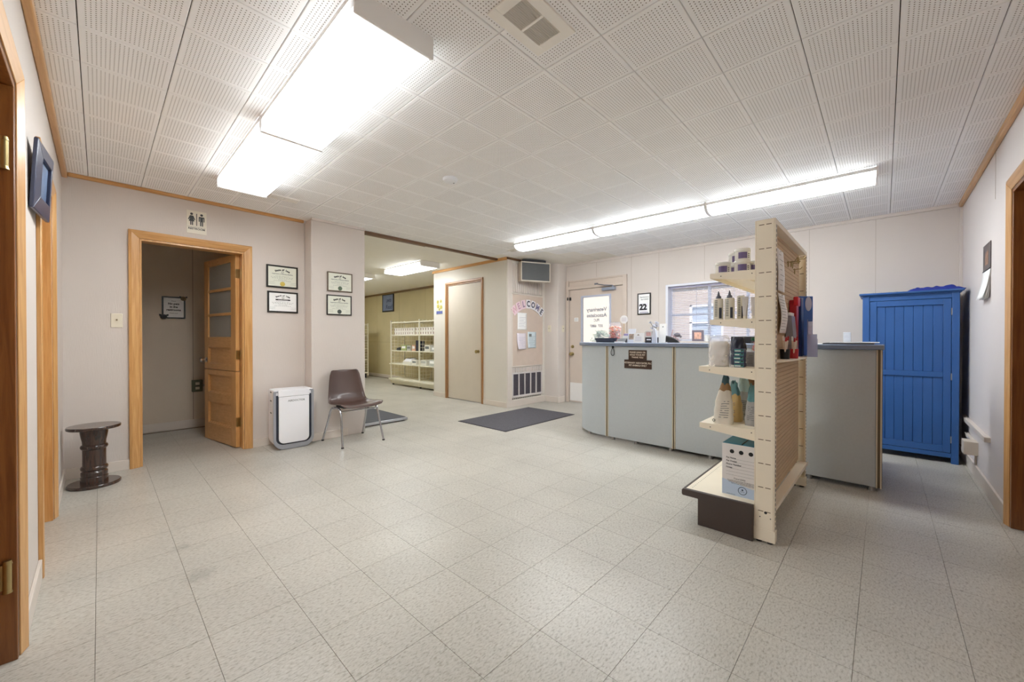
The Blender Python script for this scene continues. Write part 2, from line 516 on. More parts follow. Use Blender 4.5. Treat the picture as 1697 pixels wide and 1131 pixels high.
wall_front = struct('wall_front', wf, M_WALL, 'beige panelled wall with the window and the glazed front door', 'wall')
for y, z0, z1 in ((0.065, 0.08, 2.34), (0.622, 0.08, 2.34), (2.373, 0.08, 2.34), (1.75, 1.89, 2.34), (3.41, 2.1, 2.34), (2.80, 0.08, 2.34)):
    MB().box(5.5985, 5.601, y - 0.0016, y + 0.0016, z0, z1).build('panel_seam', M_SEAM, wall_front)
wg = holed(MB(), 'y', -0.655, -0.535, -0.195, 5.6, 0, ZC + 0.01, [(2.80, 3.628, -1, 1.955)])
wall_right = struct('wall_right', wg, mat('right_wall_vinyl', (226, 219, 217), 0.5, var=0.02, vscale=2.0, bump=0.18, bscale=190, bstretch=(1, 1, 0.1)),
                    'pale wall with a wood-cased doorway beside the blue cabinet', 'wall')
MB().box(4.10, 4.103, -0.536, -0.5335, 2.02, 2.33).build('panel_seam', M_SEAM, wall_right)
MB().box(5.575, 5.6, -0.535, -0.515, 0.08, 2.34).build('corner_batten', M_WALL, wall_right, bev=0.003)
wi = MB(); wi.box(5.55, 5.75, 6.2, 12.2, 0, ZC + 0.01); wi.box(2.0, 5.75, 12.08, 12.2, 0, ZC + 0.01); wi.box(2.02, 2.135, 4.70, 12.2, 0, ZC + 0.01)
wall_inner = struct('wall_inner', wi, M_OLIVE, 'olive wallpapered wall behind the white wire shelves', 'wall')
for y in (7.0, 8.22, 9.44, 10.66):
    MB().box(5.5485, 5.551, y - 0.002, y + 0.002, 0.08, 2.33).build('panel_seam', mat('olive_seam', (150, 136, 100), 0.8), wall_inner)
MB().box(5.5485, 5.551, 6.2, 12.0, 0.995, 1.0).build('panel_seam', MATS['olive_seam'], wall_inner)
wc = holed(MB(), 'x', 4.41, 4.51, 4.30, 6.25, 0, ZC + 0.01, [(4.885, 5.835, -1, 2.075)])
wc.box(4.51, 5.7, 4.30, 4.40, 0, ZC + 0.01); wc.box(4.51, 5.7, 6.15, 6.25, 0, ZC + 0.01)
wall_closet = struct('wall_closet', wc, M_PLAIN, 'smooth off-white closet wall with a flush door', 'wall')
wr2 = MB(); wr2.box(-0.315, 2.02, 6.165, 6.28, 0, ZC + 0.01); wr2.box(-0.315, -0.195, 4.70, 6.165, 0, ZC + 0.01)
wall_restroom = struct('wall_restroom', wr2, M_BATH, 'dim taupe wall inside the restroom doorway', 'wall')
MB().box(0.79, 0.795, 6.162, 6.166, 0.09, 2.3).build('panel_seam', mat('bath_seam', (140, 126, 110), 0.8), wall_restroom)
MB().box(1.96, 2.02, 4.70, 6.165, 0, ZC).build('side_panel', M_BATH, wall_restroom)
MB().box(-0.195, 1.96, 4.70, 4.706, 1.95, ZC).build('door_head_panel', M_BATH, wall_restroom)
wcol = MB(); wcol.prism([(5.36, 4.30), (5.36, 4.04), (5.375, 4.018), (5.40, 4.01), (5.60, 4.01), (5.60, 4.30)], 0, ZC + 0.005)
wall_column = struct('wall_column', wcol, M_WALL, 'boxed-in column between the bulletin board and the front door', 'column')

# baseboards
def base(name, boxes, label):
    mb = MB()
    for b in boxes: mb.box(*b)
    return struct(name, mb, M_BASE, label, 'baseboard', bev=0.003)
base('baseboard_rear', [(-0.195, 0.172, 4.566, 4.58, 0, 0.083), (1.05, 1.546, 4.566, 4.58, 0, 0.083), (1.546, 1.93, 4.386, 4.40, 0, 0.083)], 'pale baseboard under the framed certificates')
base('baseboard_left', [(-0.195, -0.183, 2.215, 2.772, 0, 0.09), (-0.195, -0.183, 3.69, 4.566, 0, 0.09)], 'pale baseboard between the wood casings of the left wall')
base('baseboard_right', [(3.695, 5.575, -0.535, -0.521, 0, 0.10)], 'pale baseboard under the white wall rail')
base('baseboard_closet', [(4.398, 4.41, 4.30, 4.84, 0, 0.083), (4.398, 4.41, 5.88, 6.25, 0, 0.083), (4.398, 5.36, 4.286, 4.30, 0, 0.10), (5.348, 5.36, 4.01, 4.286, 0, 0.10), (5.348, 5.545, 3.997, 4.01, 0, 0.10)], 'pale baseboard around the closet corner and column')
base('baseboard_restroom', [(-0.195, 1.96, 6.152, 6.165, 0, 0.10)], 'pale baseboard inside the restroom')
base('baseboard_inner', [(5.537, 5.55, 6.25, 12.08, 0, 0.085)], 'pale baseboard of the olive wall')

# ceiling mouldings
struct('trim_1', MB().box(-0.195, -0.165, -0.535, 4.58, ZC - 0.042, ZC), M_OAKY, 'honey wood ceiling moulding along the left wall', 'moulding', bev=0.006)
struct('trim_2', MB().box(-0.165, 1.53, 4.555, 4.58, ZC - 0.03, ZC), M_OAKX, 'honey wood ceiling moulding above the restroom door', 'moulding', bev=0.006)
struct('trim_3', MB().box(-0.165, 5.58, -0.535, -0.508, ZC - 0.045, ZC), M_OAKX, 'honey wood ceiling moulding along the right wall', 'moulding', bev=0.006)
struct('trim_4', MB().box(5.582, 5.6, -0.508, 4.01, ZC - 0.035, ZC), M_WALL, 'beige ceiling moulding above the window', 'moulding', bev=0.003)
struct('trim_5', MB().box(2.135, 3.05, 4.47, 4.53, ZC - 0.035, ZC).box(3.05, 4.45, 4.475, 4.525, ZC - 0.03, ZC), M_BROWNTRIM, 'worn brown ceiling strip across the opening to the stock room', 'moulding')
struct('trim_6', MB().box(4.385, 4.41, 4.29, 6.27, ZC - 0.045, ZC), M_OAKY, 'honey wood ceiling moulding over the closet door', 'moulding', bev=0.005)
struct('trim_7', MB().box(5.525, 5.55, 6.25, 12.08, ZC - 0.05, ZC), wood('olive_room_trim', (128, 98, 56), (100, 74, 40), axis='y'), 'dark wood ceiling moulding on the olive wall', 'moulding', bev=0.005)
struct('trim_8', MB().box(1.545, 2.135, 4.376, 4.40, ZC - 0.028, ZC), M_WALL, 'thin beige ceiling moulding on the pier', 'moulding', bev=0.004)
struct('trim_9', MB().box(4.40, 5.36, 4.275, 4.30, ZC - 0.03, ZC), M_BROWNTRIM, 'brown ceiling moulding above the bulletin board', 'moulding', bev=0.004)

# ------------------------------------------------------------------ the setting: doors
def casing(t, m_v, m_h, u0, u1, zt, w=0.06, thin=0.004, thick=0.018, bottom=0.0, left=True, right=True):
    """mitred clamshell casing round an opening, thin at the opening and thick outside"""
    def piece(a_in, b_in, b_out, a_out, m):
        vs = [(*a_in, 0), (*b_in, 0), (*b_out, 0), (*a_out, 0)]
        vs += [(*a_in, thin), (*b_in, thin), (*b_out, thick * 0.85), (*a_out, thick * 0.85)]
        mid = lambda p, q, k: (p[0] + (q[0] - p[0]) * k, p[1] + (q[1] - p[1]) * k)
        vs += [(*mid(a_in, a_out, 0.72), thick), (*mid(b_in, b_out, 0.72), thick)]
        fs = [(3, 2, 1, 0), (4, 5, 9, 8), (8, 9, 6, 7), (0, 1, 5, 4), (2, 3, 7, 6), (1, 2, 6, 9, 5), (3, 0, 4, 8, 7)]
        me = MB(); me.add(vs, fs)
        c = Vector((0, 0, 0))
        for v in me.v: c += v / len(me.v)
        out = []
        for f in me.f:                                   # face every side outwards
            p = [me.v[i] for i in f]; nrm = (p[1] - p[0]).cross(p[2] - p[1]); mc = sum(p, Vector()) / len(p)
            out.append(f if nrm.dot(mc - c) > 0 else f[::-1])
        me.f = out
        me.build('casing', m, t, bev=0.0015, seg=1, angle=25)
    if left: piece((u0, bottom), (u0, zt), (u0 - w, zt + w), (u0 - w, bottom), m_v)
    if right: piece((u1, bottom), (u1, zt), (u1 + w, zt + w), (u1 + w, bottom), m_v)
    piece((u0, zt), (u1, zt), (u1 + w, zt + w), (u0 - w, zt + w), m_h)

def jamb(t, m, u0, u1, zt, depth, th=0.02, stop=None, m_h=None):
    for a, b in ((u0, u0 + th), (u1 - th, u1)):
        MB().box(a, b, 0, zt - th, -depth, -0.0005).build('jamb', m, t, bev=0.002)
    MB().box(u0, u1, zt - th, zt, -depth, -0.0005).build('head_jamb', m_h or m, t, bev=0.002)
    if stop:
        for a, b in ((u0 + th, u0 + th + 0.012), (u1 - th - 0.012, u1 - th)):
            MB().box(a, b, 0, zt - th, -stop - 0.035, -stop).build('door_stop', m, t)

def hinge(t, x, y, z, L=0.09, r=0.009, m=None):
    mb = MB(); mb.cyl((x, y - L / 2, z), (x, y + L / 2, z), r, n=14)
    for q in (-L / 2 - 0.006, L / 2 + 0.006):
        mb.cyl((x, y + q - 0.006, z), (x, y + q + 0.006, z), r * 1.15, r * 0.9, n=14)
    mb.box(x - 0.004, x + 0.004, y - L / 2, y + L / 2, z - 0.03, z)
    mb.build('hinge', m or M_BRASS, t)

# left wall, near doorway: hinge knuckles on its far jamb, door shut at the back
t = T('door_1', 'stained wood doorway with brass hinges at the very edge of the left wall', 'door', on_left(0, 0), kind='structure')
casing(t, M_OAK, M_OAKY, 1.36, 2.155, 1.965, w=0.058)
jamb(t, M_DKWOOD, 1.36, 2.155, 1.965, 0.12)
MB().box(1.38, 2.135, 0.005, 1.944, -0.118, -0.082).build('slab', M_DKWOOD, t)
for z in (0.295, 1.712): hinge(t, 2.125, z, -0.021, 0.084, 0.0105)
# left wall, second doorway
t = T('door_2', 'honey wood doorway beyond the dark picture frame on the left wall', 'door', on_left(0, 0), kind='structure')
casing(t, M_OAK, M_OAKY, 2.83, 3.63, 1.945, w=0.06)
jamb(t, M_OAK, 2.83, 3.63, 1.945, 0.12)
MB().box(2.85, 3.61, 0.005, 1.924, -0.118, -0.085).build('slab', M_OAK, t)
MB().cyl((2.92, 0.95, -0.085), (2.92, 0.95, -0.045), 0.012).build('knob', M_BRASS, t)
# right wall doorway
t = T('door_6', 'wood doorway with deep stained jamb beside the wall calendar', 'door', on_right(0, 0), kind='structure')
casing(t, M_OAK, M_OAKX, -3.628, -2.80, 1.955, w=0.065)
jamb(t, M_DKWOOD, -3.628, -2.80, 1.955, 0.12, stop=0.055)
MB().box(-3.608, -2.82, 0.005, 1.934, -0.118, -0.091).build('slab', M_DKWOOD, t)
MB().cyl((-2.92, 0.95, -0.091), (-2.92, 0.95, -0.04), 0.012).build('knob', M_BRASS, t)

# restroom door: casing in the wall, panelled dutch leaf swung inwards
t = T('door_3', 'open honey oak restroom door with three ribbed panes over three panels', 'door', on_rear(0, 0), kind='structure')
casing(t, M_OAK, M_OAKX, 0.235, 0.985, 1.943, w=0.066, thin=0.008, thick=0.022)
jamb(t, M_OAK, 0.235, 0.985, 1.943, 0.122, th=0.016)
R_ = M_OAK
hx, hy = 0.966, 4.672
ang = math.radians(100.5)
LM = Matrix.Translation((hx, hy, 0)) @ Matrix.Rotation(PI - (ang - PI / 2) - PI / 2 - 0.0, 4, 'Z')
# local leaf frame: x from hinge to free edge, y thickness, z up
LM = frame((hx, hy, 0), (math.cos(ang), math.sin(ang), 0), (-math.sin(ang), math.cos(ang), 0), (0, 0, 1))
def WL(): return MB(MAT_OF[t.name].inverted() @ LM)
DW, DT = 0.752, 0.036
SP = 0.765
for z0, z1 in ((0.008, SP - 0.003), (SP + 0.003, 1.932)):
    WL().box(0, 0.105, 0, DT, z0, z1).build('stile', R_, t, bev=0.002)
    WL().box(DW - 0.095, DW, 0, DT, z0, z1).build('stile', R_, t, bev=0.002)
for z0, z1 in ((0.008, 0.19), (0.42, 0.52), (0.71, SP - 0.003), (SP + 0.003, 0.83), (1.0, 1.11), (1.865, 1.932)):
    WL().box(0.105, DW - 0.095, 0.0005, DT - 0.0005, z0, z1).build('rail', M_OAKY, t, bev=0.002)
for z in (1.345, 1.60):
    WL().box(0.105, DW - 0.095, 0.003, DT - 0.003, z - 0.014, z + 0.014).build('glazing_bar', M_OAKY, t, bev=0.003)
for z0, z1 in ((0.19, 0.42), (0.52, 0.71), (0.83, 1.0)):
    pn_ = WL().box(0.105, DW - 0.095, 0.0165, DT - 0.0165, z0, z1)
    for yy in (0.008, DT - 0.017):
        pn_.box(0.105, 0.117, yy, yy + 0.009, z0, z1).box(DW - 0.107, DW - 0.095, yy, yy + 0.009, z0, z1).box(0.117, DW - 0.107, yy, yy + 0.009, z0, z0 + 0.012).box(0.117, DW - 0.107, yy, yy + 0.009, z1 - 0.012, z1)
    pn_.build('panel', M_OAKY, t, bev=0.003)
M_RIB = mat('ribbed_glass', (176, 178, 176), 0.25, alpha=0.72)
for z0, z1 in ((1.11, 1.331), (1.359, 1.586), (1.614, 1.865)):
    pane = WL()
    n = 16
    for k in range(n):
        za = z0 + (z1 - z0) * k / n; zb = z0 + (z1 - z0) * (k + 1) / n
        pane.box(0.105, DW - 0.095, 0.014, DT - 0.014, za, zb - 0.002).box(0.105, DW - 0.095, 0.0165, DT - 0.0165, zb - 0.002, zb)
    pane.build('pane', M_RIB, t)
for y0 in (-0.001, DT + 0.001):
    s_ = -1 if y0 < 0 else 1
    kb = WL(); kb.lathe([(0.001, 0), (0.025, 0), (0.025, 0.004), (0.009, 0.008), (0.009, 0.03), (0.022, 0.036), (0.028, 0.048), (0.022, 0.06), (0.001, 0.064)], 18)
    # stand the lathe on the face of the leaf
    q = Matrix.Translation((DW - 0.06, y0, 0.865)) @ Matrix.Rotation(PI / 2 if s_ < 0 else -PI / 2, 4, 'X')
    inv = kb.M
    kb2 = MB(inv @ q); kb2.lathe([(0.001, 0), (0.025, 0), (0.025, 0.004), (0.009, 0.008), (0.009, 0.03), (0.022, 0.036), (0.028, 0.048), (0.022, 0.06), (0.001, 0.064)], 18)
    kb2.build('knob', M_CHROME, t)
for z in (0.26, 0.93, 1.74):
    hb = WL(); hb.box(-0.0025, 0, 0.002, DT - 0.002, z - 0.045, z + 0.045)
    hb.cyl((-0.004, -0.006, z - 0.045), (-0.004, -0.006, z + 0.045), 0.006, n=12)
    hb.build('hinge', M_BRASS, t)

# closet door
t = T('door_4', 'flush off-white closet door with brown wood casing and brass knob', 'door', frame((4.41, 0, 0), (0, -1, 0), (0, 0, 1), (-1, 0, 0)), kind='structure')
M_CASE4 = wood('closet_casing', (178, 132, 88), (142, 98, 60), axis='z')
casing(t, M_CASE4, wood('closet_casing_head', (178, 132, 88), (142, 98, 60), axis='y'), -5.835, -4.885, 2.075, w=0.042, thin=0.012, thick=0.018)
jamb(t, M_CASE4, -5.835, -4.885, 2.075, 0.1, th=0.02)
MB().box(-5.812, -4.908, 0.012, 2.05, -0.05, -0.012).build('slab', mat('door_paint', (206, 196, 182), 0.5, var=0.015), t, bev=0.002)
MB(frame((-4.985, 0.873, -0.012), (1, 0, 0), (0, 1, 0), (0, 0, 1))).lathe([(0.001, 0), (0.03, 0), (0.03, 0.006), (0.01, 0.01), (0.01, 0.03), (0.024, 0.036), (0.03, 0.05), (0.022, 0.062), (0.001, 0.066)], 18).build('knob', M_BRASS, t)
for z in (0.3, 1.83): MB().cyl((-5.817, z - 0.045, -0.010), (-5.817, z + 0.045, -0.010), 0.006, n=12).build('hinge', M_CASE4, t)

# front door with its glass
t = T('door_5', 'beige front door with a lettered glass pane, closer and white kick plate', 'door', on_front(0, 0), kind='structure')
M_DOOR5 = mat('front_door_paint', (208, 194, 182), 0.5, var=0.015)
for b, nm in (((-4.0, -3.945, 0, 2.085, 0, 0.03), 'frame'), ((-2.93, -2.865, 0, 2.085, 0, 0.03), 'frame'), ((-3.945, -2.93, 1.93, 1.985, 0, 0.03), 'frame'), ((-3.945, -2.93, 2.06, 2.085, 0, 0.022), 'frame'), ((-3.945, -2.93, 1.985, 2.06, 0, 0.008), 'transom_panel')):
    MB().box(*b).build(nm, M_DOOR5, t, bev=0.003)
ds = MB(); g0, g1, h0, h1 = -3.69, -3.165, 1.005, 1.79
ds.box(-3.94, g0, 0.01, 1.922, -0.045, -0.004); ds.box(g1, -2.935, 0.01, 1.922, -0.045, -0.004)
ds.box(g0, g1, 0.01, h0, -0.045, -0.004); ds.box(g0, g1, h1, 1.922, -0.045, -0.004)
ds.build('slab', M_DOOR5, t)
M_BEAD = mat('glazing_bead', (190, 196, 214), 0.4)
for b in ((g0 - 0.02, g0 + 0.012, h0 - 0.02, h1 + 0.02), (g1 - 0.012, g1 + 0.02, h0 - 0.02, h1 + 0.02), (g0 + 0.012, g1 - 0.012, h0 - 0.02, h0 + 0.012), (g0 + 0.012, g1 - 0.012, h1 - 0.012, h1 + 0.02)):
    MB().box(*b, -0.006, 0.006).build('glazing_bead', M_BEAD, t, bev=0.003)
gl = MB().box(g0, g1, h0, h1, -0.028, -0.024).build('pane', M_ACRYL, t)
TM = frame((0, 0, 0), (-1, 0, 0), (0, 1, 0), (0, 0, -1))       # lettering faces the street, so it reads backwards from inside
tx = MB(TM); cx = (3.69 + 3.165) / 2
tx.text('Veterinary', 0.088, cx, 1.57, 0.029, bold=0.002); tx.text('Associates', 0.088, cx, 1.475, 0.029, bold=0.002)
tx.text('PLC', 0.06, cx, 1.395, 0.029, bold=0.002); tx.text('337  6887', 0.06, cx, 1.30, 0.029, bold=0.002)
tx.build('lettering', mat('window_lettering', (84, 96, 116), 0.6), t)
MB().box(-3.93, -2.95, 0.03, 0.338, -0.004, -0.001).build('kick_plate', mat('kick_plate_white', (232, 230, 228), 0.4), t)
kn = [(0.001, 0), (0.032, 0), (0.032, 0.006), (0.012, 0.01), (0.012, 0.03), (0.026, 0.036), (0.032, 0.05), (0.024, 0.064), (0.001, 0.068)]
MB(Matrix.Translation((-3.885, 0.83, -0.004))).lathe(kn, 18).build('knob', M_BRASS, t)
MB(Matrix.Translation((-3.88, 0.955, -0.004))).lathe([(0.001, 0), (0.028, 0), (0.026, 0.012), (0.012, 0.016), (0.001, 0.016)], 16).build('deadbolt', M_BRASS, t)
lt = MB(); lt.box(-3.965, -3.948, 1.75, 1.80, 0.03, 0.045); lt.box(-3.936, -3.91, 1.75, 1.80, -0.004, 0.02)
lt.build('slide_latch', M_BLACK, t, bev=0.002)
cl = MB(); cl.box(-3.29, -3.06, 1.862, 1.91, -0.004, 0.05); cl.cyl((-3.10, 1.855, 0.025), (-3.10, 1.935, 0.025), 0.012)
cl.build('closer_body', mat('closer_paint', (160, 168, 186), 0.35, metal=0.4), t, bev=0.006)
ar = MB(); ar.tube([(-3.10, 1.935, 0.025), (-3.22, 1.942, 0.09), (-3.40, 1.985, 0.028)], 0.008); ar.box(-3.43, -3.37, 1.972, 1.998, 0.022, 0.034)
ar.build('closer_arm', mat('closer_arm_grey', (120, 124, 134), 0.4, metal=0.5), t)
nt_ = MB().box(-3.845, -3.765, 1.385, 1.45, -0.004, -0.0025).build('notice', M_PAPER, t)
nn = MB()
for k in range(3): nn.box(-3.835, -3.775, 1.40 + k * 0.016, 1.404 + k * 0.016, -0.0025, -0.002)
nn.build('print', M_GREYINK, nt_)
hg = MB()
for z in (0.3, 1.0, 1.72): hg.cyl((-2.937, z - 0.045, 0.0), (-2.937, z + 0.045, 0.0), 0.007, n=12)
hg.build('hinge', M_GREYINK, t)

# ------------------------------------------------------------------ window with blinds
t = T('window_1', 'wide window with white horizontal blinds behind the reception counter', 'window', on_front(0, 0), kind='structure')
M_SASH = mat('sash_paint', (222, 224, 234), 0.4)
wa, wb, z0, z1 = -2.275, -0.80, 1.045, 1.862
for b in ((wa, wa + 0.035, z0, z1, -0.149, 0), (wb - 0.035, wb, z0, z1, -0.149, 0), (wa + 0.035, wb - 0.035, z1 - 0.03, z1, -0.149, 0), (wa + 0.035, wb - 0.035, z0, z0 + 0.02, -0.149, 0)):
    MB().box(*b).build('window_frame', M_SASH, t, bev=0.002)
MB().box(wa - 0.05, wb + 0.05, z0 - 0.022, z0 + 0.012, 0.0, 0.095).build('window_sill', M_WALL, t, bev=0.004)
for x in (-1.72, -1.26):
    MB().box(x - 0.016, x + 0.016, z0 + 0.02, z1 - 0.03, -0.135, -0.10).build('mullion', M_SASH, t)
for a, b in ((wa + 0.035, -1.736), (-1.704, -1.276), (-1.244, wb - 0.035)):
    MB().box(a, b, 1.42, 1.446, -0.13, -0.105).build('glazing_bar', M_SASH, t)
    MB().box(a, b, z0 + 0.02, z1 - 0.03, -0.12, -0.117).build('pane', M_ACRYL, t)
M_SLAT = mat('blind_slat', (236, 238, 246), 0.45)
ns = 34; pitch = (1.80 - 1.085) / (ns - 1)
sl = MB(); c_, s_ = math.cos(0.30), math.sin(0.30)
for q in range(4):
    pass
L2 = (wb - wa - 0.11) / 2
prof = [(-0.0125, 0.0), (-0.006, 0.0014), (0.006, 0.0014), (0.0125, 0.0)]
pp = [(u * c_ - v * s_, u * s_ + v * c_) for u, v in prof] + [(u * c_ - (v - 0.0008) * s_, u * s_ + (v - 0.0008) * c_) for u, v in prof[::-1]]
sl.prism([(-b_, a_) for a_, b_ in pp], -L2, L2, 'x')     # (y up, z out)
proto = None
for k in range(ns):
    if proto is None: o = proto = sl.build('slat', M_SLAT, t)
    else:
        o = proto.copy(); COL.objects.link(o)
    o.location = ((wa + wb) / 2, 1.085 + k * pitch, -0.055)
MB().box(wa + 0.045, wb - 0.045, 1.808, 1.832, -0.075, -0.035).build('head_rail', mat('head_rail', (168, 166, 190), 0.4), t, bev=0.003)
MB().box(wa + 0.05, wb - 0.05, 1.066, 1.077, -0.07, -0.042).build('bottom_rail', M_SLAT, t, bev=0.003)
cd = MB()
for x in (-2.17, -1.865, -1.40, -0.95): cd.cyl((x, 1.07, -0.041), (x, 1.81, -0.041), 0.0022, n=6)
cd.build('ladder_cord', mat('blind_cord', (150, 154, 176), 0.6), t)
MB().cyl((-2.19, 1.15, -0.03), (-2.19, 1.81, -0.03), 0.0035, n=8).build('tilt_wand', mat('blind_wand', (170, 176, 200), 0.3), t)

# ------------------------------------------------------------------ outdoors, seen through window and door glass
struct('ground', MB().box(5.75, 40, -25, 30, -0.3, -0.12), mat('pavement', (140, 138, 134), 0.9, var=0.06, vscale=1.5), 'pale concrete pavement outside the window', 'pavement')
t = T('building', 'pale brick building across the street, seen through the blinds', 'building', at((17, 3, -0.12)))
bw = W(t); hs = []
M_BRK = mat('pale_brick', (164, 156, 150), 0.85, var=0.10, vscale=6, stretch=(1, 0.4, 3))
wins = [(y, y + 1.3, z, z + 1.5) for y in (-9.0, -5.6, -2.2, 1.2, 4.6) for z in (1.0, 3.9)]
holed(bw, 'x', 17, 17.3, -14, 8.2, -0.12, 7.5, wins)
bw.build('brick_front', M_BRK, t)
for (a, b, c, d) in wins:
    w_ = W(t); w_.box(17.02, 17.12, a, a + 0.09, c, d); w_.box(17.02, 17.12, b - 0.09, b, c, d); w_.box(17.02, 17.12, a, b, c, c + 0.09); w_.box(17.02, 17.12, a, b, d - 0.09, d); w_.box(17.02, 17.12, a, b, (c + d) / 2 - 0.04, (c + d) / 2 + 0.04)
    f_ = w_.build('window', M_SASH, t)
    W(t).box(17.13, 17.15, a, b, c, d).build('pane', mat('far_pane', (150, 170, 196), 0.15), f_)
W(t).box(16.9, 17.3, -14, 8.2, 3.2, 3.42).build('ledge', mat('ledge_stone', (190, 188, 184), 0.8), t)
t = T('plaster_wall', 'cream plastered building front beyond the front door glass', 'building', at((17, 15, -0.12)))
W(t).box(17.0, 17.3, 8.25, 22, -0.12, 7.0).build('plaster_front', mat('cream_plaster', (192, 190, 182), 0.85, var=0.03), t)
W(t).box(16.88, 17.3, 8.25, 22, 6.6, 7.1).build('parapet', MATS['ledge_stone'], t)
def shrub(x, y, r, h, label):
    t = T('shrub', label, 'shrub', at((x, y, -0.12)), 'shrubs along the pavement')
    MB().cyl((0, 0, 0), (0, 0, h * 0.55), 0.03, 0.012, n=8).build('stem', M_BROWNTRIM, t)
    lf = MB()
    for k in range(900):
        a = random.uniform(0, 2 * PI); zz = random.random(); q = math.sqrt(random.random()) * r * math.sin(PI * min(1, 0.22 + 0.74 * zz)) ** 0.7
        p = Vector((q * math.cos(a), q * math.sin(a), 0.1 + zz * (h - 0.1)))
        u = Vector((random.uniform(-1, 1), random.uniform(-1, 1), random.uniform(-1, 1))).normalized(); w = u.orthogonal().normalized()
        s = random.uniform(0.035, 0.07)
        lf.add([p - u * s, p + w * s * 0.45, p + u * s, p - w * s * 0.45], [(0, 1, 2, 3)])
    lf.build('foliage', mat('shrub_leaf', (128, 150, 138), 0.6, var=0.2, vscale=9), t)['kind'] = 'stuff'
shrub(9.3, 5.5, 0.50, 1.42, 'leafy shrub outside at the left of the door glass')
shrub(9.6, 6.75, 0.55, 1.25, 'leafy shrub outside, farthest along beyond the door glass')
shrub(9.2, 4.35, 0.45, 1.28, 'leafy shrub outside at the right of the door glass')

# ------------------------------------------------------------------ lamps
def lamp_material(name, s):
    """lit diffuser: brightest under the tubes, weaker towards the two ends"""
    m = bpy.data.materials.new(name); m.use_nodes = True
    nt = m.node_tree; b = nt.nodes['Principled BSDF']; L = nt.links.new
    tc = nt.nodes.new('ShaderNodeTexCoord'); sp = nt.nodes.new('ShaderNodeSeparateXYZ'); L(tc.outputs['Object'], sp.inputs[0])
    ab = nt.nodes.new('ShaderNodeMath'); ab.operation = 'ABSOLUTE'; L(sp.outputs['Y'], ab.inputs[0])
    mr = nt.nodes.new('ShaderNodeMapRange'); mr.inputs[1].default_value = 0.47; mr.inputs[2].default_value = 0.60
    mr.inputs[3].default_value = 1.0; mr.inputs[4].default_value = 0.045; mr.interpolation_type = 'SMOOTHSTEP'
    L(ab.outputs[0], mr.inputs[0])
    ml = nt.nodes.new('ShaderNodeMath'); ml.operation = 'MULTIPLY'; L(mr.outputs[0], ml.inputs[0]); ml.inputs[1].default_value = s
    b.inputs['Base Color'].default_value = lin((236, 237, 240)); b.inputs['Roughness'].default_value = 0.3
    b.inputs['Emission Color'].default_value = (0.942, 0.985, 1.0, 1)
    L(ml.outputs[0], b.inputs['Emission Strength'])
    return m
M_LAMP = lamp_material('lit_diffuser', LAMP)
M_LAMP2 = lamp_material('lit_diffuser_stock_room', LAMP * 1.0)
M_LAMP3 = lamp_material('lit_diffuser_slim', LAMP * 1.55)
M_SIDE = lamp_material('lit_side_lens', LAMP * 0.25)
M_HOUS = mat('lamp_housing', (250, 250, 250), 0.4)
def lamp(x, y, w, label, group, rz=0.0, flat=True, L=1.216, H=0.09, m=None):
    t = T('fluorescent_light', label, 'light', at((x, y, ZC - H), rz), group)
    hw = w / 2; hl = L / 2
    MB().box(-hw + 0.02, hw - 0.02, -hl + 0.004, hl - 0.004, H - 0.028, H).build('housing', M_HOUS, t)
    if flat: pr = [(-hw + 0.002, H - 0.02), (-hw + 0.002, 0.024), (-hw + 0.012, 0.006), (-hw + 0.03, 0.0), (hw - 0.03, 0.0), (hw - 0.012, 0.006), (hw - 0.002, 0.024), (hw - 0.002, H - 0.02)]
    else: pr = [(-hw + 0.004, H - 0.02)] + [(-(hw - 0.004) * math.cos(a), (H - 0.03) * (1 - math.sin(a) ** 0.75)) for a in [PI * k / 14 for k in range(1, 14)]] + [(hw - 0.004, H - 0.02)]
    MB().prism([(p[0], p[1]) for p in pr], -hl + 0.012, hl - 0.012, 'y').build('diffuser', m or M_LAMP, t, angle=50)
    for s in (-1, 1):
        if flat:
            MB().box(s * (hw - 0.006), s * hw, -hl + 0.012, hl - 0.012, H - 0.026, H - 0.003).build('side_rail', M_HOUS, t)
            MB().box(s * (hw - 0.003), s * (hw - 0.0005), -hl + 0.012, hl - 0.012, 0.024, H - 0.027).build('side_lens', M_SIDE, t)
        else: MB().box(s * (hw - 0.003), s * (hw + 0.002), -hl + 0.012, hl - 0.012, H - 0.032, H - 0.004).build('side_rail', M_HOUS, t)
    for s in (-1, 1):
        if flat: MB().box(-hw, hw, s * (hl - 0.012), s * hl, -0.002, H).build('end_cap', M_HOUS, t, bev=0.003)
        else:
            q = [(-hw, H)] + [(-hw * math.cos(a), (H - 0.028) * (1 - math.sin(a) ** 0.75) - 0.002) for a in [PI * k / 14 for k in range(0, 15)]] + [(hw, H)]
            MB().prism(q, s * (hl - 0.012), s * hl, 'y').build('end_cap', M_HOUS, t, bev=0.001)
    return t
lamp(0.815, 2.005, 0.345, 'large wide fluorescent light nearest the camera on the left of the ceiling', 'ceiling lights of the waiting room')
lamp(0.812, 3.20, 0.345, 'wide fluorescent light joined end to end, next to the restroom wall', 'ceiling lights of the waiting room')
RZ = math.radians(2.4)
for k, lb in enumerate(('long slim fluorescent light over the shelf unit, nearest of the row of three', 'middle one of the three slim fluorescent lights in a row', 'slim fluorescent light at the far end of the row, over the front door')):
    s_ = 0.62 + 1.19 * k
    lamp(4.105 - math.sin(RZ) * s_, 0.012 + s_, 0.26, lb, 'ceiling lights of the waiting room', RZ, False, L=1.188, m=M_LAMP3)
lamp(3.79, 6.07, 0.37, 'fluorescent light on the stock room ceiling, nearest the closet', 'stock room lights', m=M_LAMP2)
